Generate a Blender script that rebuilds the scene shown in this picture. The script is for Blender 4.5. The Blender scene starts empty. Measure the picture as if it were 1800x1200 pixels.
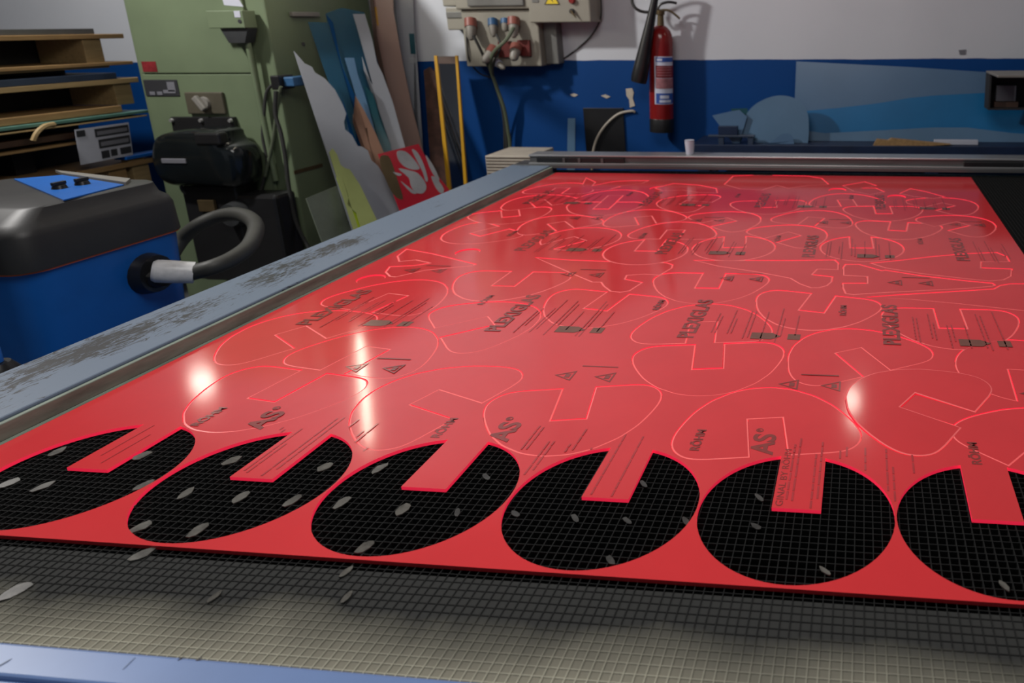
import bpy, bmesh, math, random
from mathutils import Vector, Matrix
random.seed(7)
S = bpy.context.scene
C = S.collection
PI = math.pi

# ------------------------------------------------------------------ camera
CAM = Vector((1.53369, -0.80892, 0.72416))
YAW, PIT, ROL = -0.1033, 0.24451, -0.00995
FPX, CX, CY = 1286.698, 1384.966, 360.0
FW = Vector((math.sin(YAW)*math.cos(PIT), math.cos(YAW)*math.cos(PIT), -math.sin(PIT)))
_r = Vector((math.cos(YAW), -math.sin(YAW), 0)); _u = _r.cross(FW)
RT = math.cos(ROL)*_r + math.sin(ROL)*_u
UP = -math.sin(ROL)*_r + math.cos(ROL)*_u
cd = bpy.data.cameras.new('camera'); cam = bpy.data.objects.new('camera', cd); C.objects.link(cam)
cam.matrix_world = Matrix(((RT.x, UP.x, -FW.x, CAM.x), (RT.y, UP.y, -FW.y, CAM.y), (RT.z, UP.z, -FW.z, CAM.z), (0, 0, 0, 1)))
cd.sensor_width = 36; cd.lens = FPX*36/1800
cd.shift_x = -(CX-900)/1800; cd.shift_y = (CY-600)/1800
cd.clip_start = 0.02
cd.dof.use_dof = True; cd.dof.focus_distance = 1.5; cd.dof.aperture_fstop = 4.5
S.camera = cam
# ------------------------------------------------------------------ world, lights, exposure
S.view_settings.view_transform = 'Standard'; S.view_settings.look = 'None'
S.view_settings.exposure = 0.0; S.view_settings.gamma = 1.0; S.view_settings.use_curve_mapping = False
w = bpy.data.worlds.new('world'); S.world = w; w.use_nodes = True
w.node_tree.nodes['Background'].inputs[0].default_value = (0.80, 0.88, 1.0, 1)
w.node_tree.nodes['Background'].inputs[1].default_value = 0.17
def area(name, loc, target, sx, sy, power, col=(1, 1, 1), disk=False):
    l = bpy.data.lights.new(name, 'AREA'); l.shape = 'ELLIPSE' if disk else 'RECTANGLE'; l.size = sx; l.size_y = sy
    l.energy = power; l.color = col
    o = bpy.data.objects.new(name, l); C.objects.link(o); o.location = loc
    o.rotation_euler = (Vector(target)-Vector(loc)).to_track_quat('-Z', 'Y').to_euler()
    return o
area('fill_light_over_table', (0.9, 0.15, 2.3), (1.1, 0.75, 0), 1.9, 0.9, 42, (1.0, 0.97, 0.94))  # added soft fill light for the sheet, unseen and without a fixture
area('ceiling_lamp_by_rack', (-2.5, 1.35, 2.55), (-0.3, 3.4, 0.3), 0.22, 0.22, 95, (1.0, 0.975, 0.945), True)

# ------------------------------------------------------------------ rays through the photograph's pixels onto real planes
def ray(x, y): return FW + RT*((x-CX)/FPX) - UP*((y-CY)/FPX)
def UZ(x, y, z=0.0):
    d = ray(x, y); return CAM + d*((z-CAM.z)/d.z)
def UY(x, y, Y):
    d = ray(x, y); return CAM + d*((Y-CAM.y)/d.y)
def UX(x, y, X):
    d = ray(x, y); return CAM + d*((X-CAM.x)/d.x)
def UPL(x, y, n, p0):
    d = ray(x, y); n = Vector(n); return CAM + d*((Vector(p0)-CAM).dot(n)/d.dot(n))

# ------------------------------------------------------------------ materials
def sock(n, name): return n.inputs[name]
def mat(name, col, rough=0.5, metal=0.0, var=0.12, scale=8.0, col2=None, spec=0.5, bump=0.0, trans=0.0, alpha=1.0, emis=0.0, stretch=None):
    m = bpy.data.materials.new(name); m.use_nodes = True; nt = m.node_tree; b = nt.nodes['Principled BSDF']
    b.inputs['Roughness'].default_value = rough; b.inputs['Metallic'].default_value = metal
    b.inputs['Specular IOR Level'].default_value = spec
    c2 = col2 if col2 else tuple(max(0, c*(1-var*2)) for c in col)
    tc = nt.nodes.new('ShaderNodeTexCoord'); mp = nt.nodes.new('ShaderNodeMapping'); nz = nt.nodes.new('ShaderNodeTexNoise')
    if stretch: mp.inputs['Scale'].default_value = stretch
    nz.inputs['Scale'].default_value = scale; nz.inputs['Detail'].default_value = 5; nz.inputs['Roughness'].default_value = 0.6
    mx = nt.nodes.new('ShaderNodeMix'); mx.data_type = 'RGBA'
    rp = nt.nodes.new('ShaderNodeValToRGB'); rp.color_ramp.elements[0].position = 0.35; rp.color_ramp.elements[1].position = 0.7
    nt.links.new(tc.outputs['Object'], mp.inputs['Vector']); nt.links.new(mp.outputs[0], nz.inputs['Vector'])
    nt.links.new(nz.outputs['Fac'], rp.inputs[0]); nt.links.new(rp.outputs['Color'], mx.inputs['Factor'])
    mx.inputs[6].default_value = (*col, 1); mx.inputs[7].default_value = (*c2, 1)
    nt.links.new(mx.outputs[2], b.inputs['Base Color'])
    if bump:
        bp = nt.nodes.new('ShaderNodeBump'); bp.inputs['Strength'].default_value = bump; bp.inputs['Distance'].default_value = 0.004
        nt.links.new(nz.outputs['Fac'], bp.inputs['Height']); nt.links.new(bp.outputs[0], b.inputs['Normal'])
    if trans: b.inputs['Transmission Weight'].default_value = trans
    if alpha < 1: b.inputs['Alpha'].default_value = alpha
    if emis:
        b.inputs['Emission Color'].default_value = (*col, 1); b.inputs['Emission Strength'].default_value = emis
    m['b'] = 1
    return m
M = {}
M['film_red'] = mat('red_film', (0.67, 0.041, 0.047), 0.12, var=0.05, scale=3)
M['piece_red'] = mat('red_film_piece', (0.67, 0.040, 0.046), 0.11, var=0.05, scale=4)
M['edge_red'] = mat('fluorescent_edge_glow', (1.0, 0.025, 0.075), 0.35, var=0.03, scale=20, emis=0.55)  # edge glow of the fluorescent acrylic put in as emission
M['edge_piece'] = mat('fluorescent_piece_edge_glow', (1.0, 0.03, 0.08), 0.35, var=0.03, scale=20, emis=0.2)  # weaker emission for the same edge glow on the pieces
M['rim_red'] = mat('cut_rim', (1.0, 0.17, 0.17), 0.40, var=0.04, scale=20)  # pale tone paints the glow along the cut lines
M['print'] = mat('film_print', (0.27, 0.048, 0.042), 0.18, var=0.1, scale=30)
M['print_light'] = mat('film_print_fine', (0.46, 0.046, 0.050), 0.16, var=0.1, scale=60)
M['print_olive'] = mat('film_print_badge', (0.19, 0.068, 0.046), 0.22, var=0.1, scale=30)
M['slat'] = None
M['rail_blue'] = None
M['front_blue'] = mat('front_rail_blue', (0.135, 0.225, 0.46), 0.38, var=0.06, scale=5)
M['channel'] = mat('channel_grey', (0.23, 0.28, 0.225), 0.6, var=0.25, scale=14, stretch=(3, .5, 3))
M['steel_dark'] = mat('dark_steel', (0.028, 0.03, 0.032), 0.5, var=0.2)
M['tray'] = mat('sooty_tray', (0.006, 0.006, 0.006), 0.8, var=0.2)
M['alu'] = mat('aluminium', (0.50, 0.50, 0.50), 0.32, 0.7, var=0.08, scale=6, stretch=(.5, 8, 8))
M['alu_dark'] = mat('aluminium_grooved', (0.13, 0.13, 0.13), 0.4, 0.5, var=0.15, stretch=(.5, 8, 8))
M['black'] = mat('black_plastic', (0.012, 0.012, 0.013), 0.35, var=0.1)
M['black_gloss'] = mat('black_gloss', (0.007, 0.009, 0.010), 0.16, var=0.1)
M['rubber'] = mat('rubber_black', (0.03, 0.03, 0.028), 0.6, var=0.15)
M['green'] = mat('cabinet_green', (0.130, 0.168, 0.098), 0.45, var=0.08, scale=2.5)
M['green_side'] = M['green']
M['wood'] = mat('board_wood', (0.34, 0.205, 0.085), 0.6, var=0.16, scale=10, stretch=(6, .6, 6))
M['wood_pale'] = mat('board_wood_pale', (0.40, 0.28, 0.13), 0.6, var=0.14, scale=10, stretch=(6, .6, 6))
M['grey_sheet'] = mat('grey_sheet', (0.10, 0.10, 0.10), 0.4, var=0.12)
M['navy_sheet'] = mat('navy_sheet', (0.035, 0.05, 0.085), 0.35, var=0.12)
M['teal_sheet'] = mat('teal_sheet', (0.10, 0.22, 0.18), 0.35, var=0.12)
M['brown_sheet'] = mat('brown_sheet', (0.07, 0.035, 0.022), 0.5, var=0.2)
M['isolator'] = mat('isolator_olive', (0.075, 0.066, 0.045), 0.5, var=0.15)
M['paper'] = mat('paper_white', (0.42, 0.43, 0.50), 0.7, var=0.04)
M['ink'] = mat('ink_black', (0.02, 0.02, 0.024), 0.6, var=0.05)
M['ink_grey'] = mat('ink_grey', (0.14, 0.14, 0.16), 0.6, var=0.05)
M['vac_blue'] = mat('vacuum_blue', (0.004, 0.105, 0.42), 0.38, var=0.12, scale=3)
M['vac_panel'] = mat('vacuum_panel_blue', (0.010, 0.12, 0.46), 0.35, var=0.08)
M['vac_lid'] = mat('vacuum_lid_black', (0.018, 0.018, 0.019), 0.48, var=0.3, scale=5, col2=(0.027, 0.026, 0.025))
M['orange'] = mat('seal_orange', (0.55, 0.10, 0.03), 0.5, var=0.1)
M['cuff'] = mat('white_tape', (0.72, 0.72, 0.72), 0.35, var=0.12, scale=25, bump=.4)
M['hose'] = mat('grey_hose', (0.036, 0.036, 0.031), 0.55, var=0.15)
M['white_acr'] = mat('white_acrylic', (0.27, 0.285, 0.315), 0.25, var=0.05, scale=3)
M['grey_acr'] = mat('frosted_acrylic', (0.29, 0.31, 0.33), 0.3, var=0.12, scale=5)
M['blue_clear'] = mat('blue_clear_acrylic', (0.025, 0.11, 0.20), 0.15, var=0.12, scale=3, alpha=0.45)
M['blue_pale'] = mat('pale_blue_acrylic', (0.10, 0.19, 0.31), 0.2, var=0.1, scale=4)
M['blue_deep'] = mat('deep_blue_acrylic', (0.005, 0.05, 0.15), 0.15, var=0.15, scale=3)
M['teal_acr'] = mat('teal_acrylic', (0.012, 0.065, 0.085), 0.2, var=0.15, scale=4)
M['peach'] = mat('peach_film', (0.33, 0.215, 0.18), 0.35, var=0.05, scale=2)
M['peach_o'] = mat('orange_film', (0.27, 0.15, 0.10), 0.35, var=0.12, scale=6)
M['lime'] = mat('lime_acrylic', (0.30, 0.34, 0.12), 0.3, var=0.1, scale=4)
M['lime_edge'] = mat('lime_edge', (0.42, 0.55, 0.02), 0.3, var=0.05)
M['red_gloss'] = mat('red_acrylic', (0.42, 0.004, 0.020), 0.25, var=0.06)
M['silver'] = mat('silver_film', (0.34, 0.34, 0.35), 0.3, var=0.12)
M['olive_panel'] = mat('olive_grey_panel', (0.19, 0.22, 0.17), 0.3, var=0.25, scale=3)
M['yellow'] = mat('yellow_edge', (0.48, 0.25, 0.008), 0.4, var=0.08)
M['mirror'] = mat('mirror_sheet', (0.55, 0.55, 0.55), 0.05, 1.0, var=0.03)
M['rust'] = mat('rusty_brown', (0.085, 0.035, 0.025), 0.6, var=0.35, scale=18)
M['ebox'] = mat('enclosure_beige', (0.265, 0.25, 0.205), 0.45, var=0.05, scale=4)
M['ebox_grey'] = mat('enclosure_grey', (0.15, 0.15, 0.14), 0.4, var=0.1)
M['sock_red'] = mat('socket_red', (0.24, 0.075, 0.055), 0.45, var=0.1)
M['sock_dred'] = mat('socket_dark_red', (0.12, 0.015, 0.012), 0.45, var=0.1)
M['sock_blue'] = mat('socket_blue', (0.03, 0.10, 0.22), 0.45, var=0.1)
M['plug'] = mat('plug_grey', (0.235, 0.22, 0.19), 0.45, var=0.12)
M['cable_g'] = mat('cable_greenish', (0.10, 0.12, 0.075), 0.55, var=0.1)
M['cable_w'] = mat('cable_cream', (0.45, 0.40, 0.33), 0.5, var=0.1)
M['warn'] = mat('warning_yellow', (0.70, 0.52, 0.01), 0.45, var=0.04)
M['ext_red'] = mat('extinguisher_red', (0.21, 0.010, 0.010), 0.22, var=0.06)
M['ext_lab'] = mat('extinguisher_label', (0.56, 0.60, 0.72), 0.4, var=0.03)
M['lab_blue'] = mat('label_blue', (0.03, 0.09, 0.36), 0.4, var=0.05)
M['lab_red'] = mat('label_red', (0.21, 0.02, 0.025), 0.4, var=0.2, scale=40)
M['lab_pink'] = mat('label_pink', (0.38, 0.16, 0.18), 0.4, var=0.2, scale=40)
M['brass'] = mat('brass_dull', (0.14, 0.10, 0.05), 0.4, 0.6, var=0.15)
M['plaster'] = mat('bare_plaster', (0.50, 0.44, 0.36), 0.8, var=0.08, scale=20)
M['bench'] = mat('bench_navy', (0.004, 0.016, 0.055), 0.5, var=0.2)
M['film_blue'] = mat('film_covered_sheet', (0.076, 0.145, 0.250), 0.3, var=0.06, scale=2)
M['film_sky'] = mat('sky_blue_sheet', (0.006, 0.135, 0.33), 0.3, var=0.10, scale=2)
M['film_haze'] = mat('hazy_sheet', (0.090, 0.170, 0.275), 0.3, var=0.10, scale=2)
M['grey_metal'] = mat('grey_metal', (0.20, 0.19, 0.17), 0.45, var=0.12)
M['dark_in'] = mat('dark_inside', (0.012, 0.011, 0.013), 0.7, var=0.2)  # near-black tone, also paints the shade inside the rack
M['chip'] = mat('acrylic_flake', (0.13, 0.125, 0.11), 0.25, var=0.3, scale=60)
M['chip_dark'] = mat('darker_flake', (0.055, 0.054, 0.05), 0.3, var=0.3, scale=60)  # darker tone for the flakes further right
M['floor'] = mat('concrete_floor', (0.085, 0.085, 0.08), 0.6, var=0.2, scale=3)
M['ceil'] = mat('ceiling_grey', (0.24, 0.24, 0.25), 0.8, var=0.06, scale=2)
M['lampwhite'] = mat('lamp_housing', (0.6, 0.6, 0.6), 0.5, var=0.02)
def emat(name, col, e):
    m = bpy.data.materials.new(name); m.use_nodes = True; b = m.node_tree.nodes['Principled BSDF']
    b.inputs['Base Color'].default_value = (*col, 1); b.inputs['Emission Color'].default_value = (*col, 1); b.inputs['Emission Strength'].default_value = e
    return m
M['tube_on'] = emat('lit_tube', (1.0, 0.90, 0.72), 20)
M['bulb_on'] = emat('lit_bulb', (1.0, 0.93, 0.80), 16)

def N(nt, t, **kw):
    n = nt.nodes.new(t)
    for k, v in kw.items(): setattr(n, k, v)
    return n
# wall paint: white above, blue below, slightly uneven brush line and scuffs
def wall_mat():
    m = bpy.data.materials.new('two_tone_wall_paint'); m.use_nodes = True; nt = m.node_tree; b = nt.nodes['Principled BSDF']; L = nt.links.new
    tc = N(nt, 'ShaderNodeTexCoord'); sx = N(nt, 'ShaderNodeSeparateXYZ'); L(tc.outputs['Object'], sx.inputs[0])
    n1 = N(nt, 'ShaderNodeTexNoise'); n1.inputs['Scale'].default_value = 5; L(tc.outputs['Object'], n1.inputs['Vector'])
    n2 = N(nt, 'ShaderNodeTexNoise'); n2.inputs['Scale'].default_value = 1.6; n2.inputs['Detail'].default_value = 6; L(tc.outputs['Object'], n2.inputs['Vector'])
    ma = N(nt, 'ShaderNodeMath', operation='MULTIPLY_ADD'); ma.inputs[1].default_value = 0.012; L(n1.outputs['Fac'], ma.inputs[0]); L(sx.outputs['Z'], ma.inputs[2])
    gt = N(nt, 'ShaderNodeMath', operation='GREATER_THAN'); gt.inputs[1].default_value = 0.508; L(ma.outputs[0], gt.inputs[0])
    wv = N(nt, 'ShaderNodeMix', data_type='RGBA'); wv.inputs[6].default_value = (0.58, 0.60, 0.64, 1); wv.inputs[7].default_value = (0.48, 0.50, 0.54, 1); L(n2.outputs['Fac'], wv.inputs['Factor'])
    bv = N(nt, 'ShaderNodeMix', data_type='RGBA'); bv.inputs[6].default_value = (0.0, 0.050, 0.215, 1); bv.inputs[7].default_value = (0.0, 0.034, 0.150, 1); L(n2.outputs['Fac'], bv.inputs['Factor'])
    mx = N(nt, 'ShaderNodeMix', data_type='RGBA'); L(gt.outputs[0], mx.inputs['Factor']); L(bv.outputs[2], mx.inputs[6]); L(wv.outputs[2], mx.inputs[7])
    L(mx.outputs[2], b.inputs['Base Color']); b.inputs['Roughness'].default_value = 0.6; b.inputs['Specular IOR Level'].default_value = 0.2
    return m
M['wall'] = wall_mat()
# worn painted rail: blue grey with scraped dark streaks
def rail_mat():
    m = bpy.data.materials.new('worn_rail_paint'); m.use_nodes = True; nt = m.node_tree; b = nt.nodes['Principled BSDF']; L = nt.links.new
    tc = N(nt, 'ShaderNodeTexCoord'); mp = N(nt, 'ShaderNodeMapping'); mp.inputs['Scale'].default_value = (70, 15, 20); mp.inputs['Rotation'].default_value = (0, 0, 0.25)
    L(tc.outputs['Object'], mp.inputs['Vector'])
    n1 = N(nt, 'ShaderNodeTexNoise'); n1.inputs['Scale'].default_value = 1.0; n1.inputs['Detail'].default_value = 8; n1.inputs['Roughness'].default_value = 0.72; n1.inputs['Distortion'].default_value = 2.0
    L(mp.outputs[0], n1.inputs['Vector'])
    n2 = N(nt, 'ShaderNodeTexNoise'); n2.inputs['Scale'].default_value = 5.0; n2.inputs['Detail'].default_value = 2; L(tc.outputs['Object'], n2.inputs['Vector'])
    # wear is heaviest along the stretch where sheets are slid over the rail (Y 0.3 .. 1.5, middle of the rail)
    sx = N(nt, 'ShaderNodeSeparateXYZ'); L(tc.outputs['Object'], sx.inputs[0])
    mr = N(nt, 'ShaderNodeMapRange'); mr.inputs[1].default_value = 1.75; mr.inputs[2].default_value = 1.1; mr.inputs[3].default_value = -0.10; mr.inputs[4].default_value = 0.075; L(sx.outputs['Y'], mr.inputs[0])
    dx = N(nt, 'ShaderNodeMath', operation='SUBTRACT'); dx.inputs[1].default_value = -0.165; L(sx.outputs['X'], dx.inputs[0])
    ab = N(nt, 'ShaderNodeMath', operation='ABSOLUTE'); L(dx.outputs[0], ab.inputs[0])
    m2 = N(nt, 'ShaderNodeMapRange'); m2.inputs[1].default_value = 0.02; m2.inputs[2].default_value = 0.10; m2.inputs[3].default_value = 0.04; m2.inputs[4].default_value = -0.14; L(ab.outputs[0], m2.inputs[0])
    s1 = N(nt, 'ShaderNodeMath', operation='ADD'); L(n1.outputs['Fac'], s1.inputs[0]); L(mr.outputs[0], s1.inputs[1])
    s1b = N(nt, 'ShaderNodeMath', operation='ADD'); L(s1.outputs[0], s1b.inputs[0]); L(m2.outputs[0], s1b.inputs[1])
    s2 = N(nt, 'ShaderNodeMath', operation='MULTIPLY_ADD'); s2.inputs[1].default_value = 0.55; L(n2.outputs['Fac'], s2.inputs[0]); L(s1b.outputs[0], s2.inputs[2])
    rp = N(nt, 'ShaderNodeValToRGB'); rp.color_ramp.elements[0].position = 0.850; rp.color_ramp.elements[1].position = 0.885; L(s2.outputs[0], rp.inputs[0])
    mx = N(nt, 'ShaderNodeMix', data_type='RGBA'); mx.inputs[6].default_value = (0.130, 0.172, 0.235, 1); mx.inputs[7].default_value = (0.018, 0.018, 0.020, 1)
    L(rp.outputs['Color'], mx.inputs['Factor']); L(mx.outputs[2], b.inputs['Base Color']); b.inputs['Roughness'].default_value = 0.45
    return m
M['rail_blue'] = rail_mat()
# eggcrate slats: soot black, turning beige towards the near end
def slat_mat(name, dark, near_col):
    m = bpy.data.materials.new(name); m.use_nodes = True; nt = m.node_tree; b = nt.nodes['Principled BSDF']; L = nt.links.new
    g = N(nt, 'ShaderNodeNewGeometry'); sx = N(nt, 'ShaderNodeSeparateXYZ'); L(g.outputs['Position'], sx.inputs[0])
    n1 = N(nt, 'ShaderNodeTexNoise'); n1.inputs['Scale'].default_value = 6; n1.inputs['Detail'].default_value = 6; L(g.outputs['Position'], n1.inputs['Vector'])
    ma = N(nt, 'ShaderNodeMath', operation='MULTIPLY_ADD'); ma.inputs[1].default_value = 0.10; L(n1.outputs['Fac'], ma.inputs[0]); L(sx.outputs['Y'], ma.inputs[2])
    mr = N(nt, 'ShaderNodeMapRange'); mr.inputs[1].default_value = -0.020; mr.inputs[2].default_value = -0.112; L(ma.outputs[0], mr.inputs[0])
    mx = N(nt, 'ShaderNodeMix', data_type='RGBA'); mx.inputs[6].default_value = (*dark, 1); mx.inputs[7].default_value = (*near_col, 1)
    L(mr.outputs[0], mx.inputs['Factor']); L(mx.outputs[2], b.inputs['Base Color']); b.inputs['Roughness'].default_value = 0.8; b.inputs['Specular IOR Level'].default_value = 0.12
    return m
M['slat'] = slat_mat('sooty_beige_slat', (0.014, 0.0145, 0.0145), (0.40, 0.39, 0.31))
M['front_board'] = slat_mat('dark_beige_board', (0.034, 0.035, 0.034), (0.225, 0.215, 0.168))

# ------------------------------------------------------------------ mesh helpers
class B:
    def __init__(s): s.bm = bmesh.new()
    def box(s, x0, x1, y0, y1, z0, z1, bev=0.0, seg=2):
        t = bmesh.new(); bmesh.ops.create_cube(t, size=1)
        for v in t.verts: v.co = Vector(((x0+x1)/2+v.co.x*(x1-x0), (y0+y1)/2+v.co.y*(y1-y0), (z0+z1)/2+v.co.z*(z1-z0)))
        if bev: bmesh.ops.bevel(t, geom=t.edges[:], offset=bev, segments=seg, affect='EDGES', profile=0.5)
        return s.merge(t)
    def merge(s, t):
        me = bpy.data.meshes.new('t'); t.to_mesh(me); t.free(); s.bm.from_mesh(me); bpy.data.meshes.remove(me); return s
    def prism(s, pts, off):
        off = Vector(off); a = [s.bm.verts.new(Vector(p)) for p in pts]; b = [s.bm.verts.new(Vector(p)+off) for p in pts]; n = len(pts)
        s.bm.faces.new(a); s.bm.faces.new(b[::-1])
        for i in range(n): s.bm.faces.new((a[i], b[i], b[(i+1) % n], a[(i+1) % n]))
        return s
    def tube(s, path, r, seg=10, cap=True, closed=False):
        pts = [Vector(p) for p in path]; n = len(pts); rs = r if isinstance(r, (list, tuple)) else [r]*n
        rings = []; ref = None
        for i, p in enumerate(pts):
            d = (pts[min(i+1, n-1)]-pts[max(i-1, 0)]).normalized()
            if ref is None: ref = d.orthogonal().normalized()
            ref = (ref-d*ref.dot(d)).normalized(); bn = d.cross(ref)
            rings.append([s.bm.verts.new(p+(ref*math.cos(2*PI*k/seg)+bn*math.sin(2*PI*k/seg))*rs[i]) for k in range(seg)])
        for i in range(n-1):
            for k in range(seg): s.bm.faces.new((rings[i][k], rings[i][(k+1) % seg], rings[i+1][(k+1) % seg], rings[i+1][k]))
        if cap: s.bm.faces.new(rings[0][::-1]); s.bm.faces.new(rings[-1])
        return s
    def cyl(s, p0, p1, r0, r1=None, seg=20): return s.tube([p0, p1], [r0, r0 if r1 is None else r1], seg)
    def sphere(s, c, r, seg=16):
        t = bmesh.new(); bmesh.ops.create_uvsphere(t, u_segments=seg, v_segments=seg//2+2, radius=1)
        rr = r if isinstance(r, (list, tuple)) else (r, r, r)
        for v in t.verts: v.co = Vector((c[0]+v.co.x*rr[0], c[1]+v.co.y*rr[1], c[2]+v.co.z*rr[2]))
        return s.merge(t)
    def xf(s, mt):
        for v in s.bm.verts: v.co = mt @ v.co
        return s
    def obj(s, name, m, parent=None, smooth=False):
        bmesh.ops.recalc_face_normals(s.bm, faces=s.bm.faces[:])
        me = bpy.data.meshes.new(name); s.bm.to_mesh(me); s.bm.free()
        return mobj(name, me, m, parent, smooth)
def mobj(name, me, m, parent=None, smooth=False):
    for x in (m if isinstance(m, (list, tuple)) else [m]): me.materials.append(x)
    if smooth:
        for p in me.polygons: p.use_smooth = True
        try: me.set_sharp_from_angle(angle=math.radians(38))
        except Exception: pass
    o = bpy.data.objects.new(name, me); C.objects.link(o)
    if parent: put(o, parent)
    return o
def put(o, parent):
    o.parent = parent
    if parent.type == 'EMPTY': o.matrix_parent_inverse = Matrix.Translation(-Vector(parent.location))
def tag(o, label, cat, group=None, kind=None):
    o['label'] = label; o['category'] = cat
    if group: o['group'] = group
    if kind: o['kind'] = kind
    return o
def thing(name, label, cat, loc, group=None):
    o = bpy.data.objects.new(name, None); o.empty_display_size = 0.05; C.objects.link(o); o.location = loc
    return tag(o, label, cat, group)
def struct(o): o['kind'] = 'structure'; return o
def spline(pts, n=6, closed=False):
    P = [Vector(p) for p in pts]; out = []; m = len(P)
    rng = range(m if closed else m-1)
    for i in rng:
        if closed: a, b, c, d = P[(i-1) % m], P[i], P[(i+1) % m], P[(i+2) % m]
        else: a, b, c, d = P[max(i-1, 0)], P[i], P[i+1], P[min(i+2, m-1)]
        for k in range(n):
            t = k/n; out.append(0.5*((2*b)+(c-a)*t+(2*a-5*b+4*c-d)*t*t+(3*b-a-3*c+d)*t*t*t))
    if not closed: out.append(P[-1])
    return out

# ================================================================== ROOM
FZ, WY = -0.90, 3.75
struct(B().box(-5.1, 5.1, -4.5, WY, FZ-0.1, FZ).obj('floor', M['floor']))
wall = struct(B().box(-5.1, 5.1, WY, WY+0.15, FZ, 2.75).obj('wall_back', M['wall']))
struct(B().box(-5.25, -5.1, -4.5, WY, FZ, 2.75).obj('wall_left', M['wall']))
struct(B().box(5.1, 5.25, -4.5, WY, FZ, 2.75).obj('wall_right', M['wall']))
struct(B().box(-5.25, 5.25, -4.5, WY+0.15, 2.75, 2.85).obj('ceiling', M['ceil']))
def wallpatch(name, px, m, off=0.004):
    return B().prism([UY(x, y, WY-off) for x, y in px], (0, off+0.001, 0)).obj(name, m, wall)
wallpatch('plaster_patch', [(1100, 156), (1111, 155), (1114, 163), (1112, 172), (1116, 186), (1107, 189), (1106, 175), (1101, 168)], M['plaster'])
wallpatch('paint_chip', [(1002, 166), (1009, 164), (1016, 167), (1010, 170), (1005, 169)], M['plaster'])
wallpatch('paint_chip', [(1056, 168), (1064, 166), (1073, 170), (1066, 173)], M['plaster'])
wallpatch('paint_chip', [(1685, 88), (1698, 87), (1697, 96), (1687, 96)], M['ink_grey'])

# ================================================================== LASER TABLE
T = thing('laser_table', 'blue-grey laser cutting table with worn left rail and grid bed', 'table', (1.1, 1.2, FZ))
B().box(-0.25, -0.040, -0.42, 2.78, -0.12, 0.03, 0.004).obj('side_rail', M['rail_blue'], T)
B().box(-0.040, -0.028, -0.20, 2.70, -0.03, 0.024, 0.002).box(-0.028, -0.010, -0.20, 2.70, -0.03, -0.0065, 0.002).obj('rail_channel', M['channel'], T)
B().box(-0.25, 2.62, -0.240, -0.198, -0.12, 0.030, 0.004).box(-0.25, 2.62, -0.42, -0.2385, -0.12, 0.0245, 0.004).obj('front_rail', M['front_blue'], T)
B().box(2.42, 2.62, -0.198, 2.78, -0.12, 0.03, 0.004).obj('side_rail', M['rail_blue'], T)
B().box(-0.040, 2.42, 2.735, 2.78, -0.12, -0.006, 0.002).obj('rear_rail', M['channel'], T)
B().box(-0.039, 2.42, -0.198, 2.735, -0.18, -0.17).obj('tray', M['tray'], T)
B().box(-0.030, 2.42, -0.198, -0.012, -0.030, -0.0076).obj('front_ledge', M['front_board'], T)  # board under the front slats, beige at the near end, dark by the sheet
for x0, x1, y0, y1 in ((-0.24, -0.05, -0.41, -0.25), (2.43, 2.61, -0.41, -0.25), (-0.24, -0.05, 2.6, 2.77), (2.43, 2.61, 2.6, 2.77)):
    B().box(x0, x1, y0, y1, FZ, -0.121, 0.004).obj('leg', M['front_blue'], T)
for x0, x1, y0, y1 in ((-0.22, -0.20, -0.249, 2.599), (2.58, 2.60, -0.249, 2.599)):
    B().box(x0, x1, y0, y1, -0.75, -0.121).obj('skirt_panel', M['front_blue'], T)
# scrapes on the front rail
for x, y, dx, dy in ((8, 1165, 9, -5), (227, 1166, 8, -8), (318, 1157, 3, -1), (350, 1158, 3, 0)):
    a = UZ(x-dx, y-dy, 0.0303); b = UZ(x+dx, y+dy, 0.0303); n = Vector((0, 0.0022, 0))
    B().prism([a-n, b-n*0.5, b+n, a+n*0.6], (0, 0, 0.0004)).obj('paint_scrape', M['ink'], T)

# eggcrate bed
G = thing('grid_bed', 'sooty black eggcrate grid bed under the red sheet, turning beige in front', 'grid', (1.1, 1.2, -0.0205))
PX = 0.0132
GX0, GX1, GY0, GY1 = -0.026, 2.415, -0.196, 2.732
ml = B().box(-0.0007, 0.0007, GY0, GY1, -0.0205, -0.0062).bm; mel = bpy.data.meshes.new('lengthwise_slat'); ml.to_mesh(mel); mel.materials.append(M['slat'])
mc = B().box(GX0, GX1, -0.0007, 0.0007, -0.0205, -0.0066).bm; mec = bpy.data.meshes.new('crosswise_slat'); mc.to_mesh(mec); mec.materials.append(M['slat'])
x = GX0
while x < GX1:
    o = bpy.data.objects.new('lengthwise_slat', mel); C.objects.link(o); put(o, G); o.location = (x+random.uniform(-.0004, .0004), 0, random.uniform(-.0002, .0)); o.rotation_euler = (0, 0, random.uniform(-.0003, .0003)); x += PX
y = GY0+0.004
while y < GY1:
    o = bpy.data.objects.new('crosswise_slat', mec); C.objects.link(o); put(o, G); o.location = (0, y+random.uniform(-.0006, .0006), random.uniform(-.0002, .0)); y += PX

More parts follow.
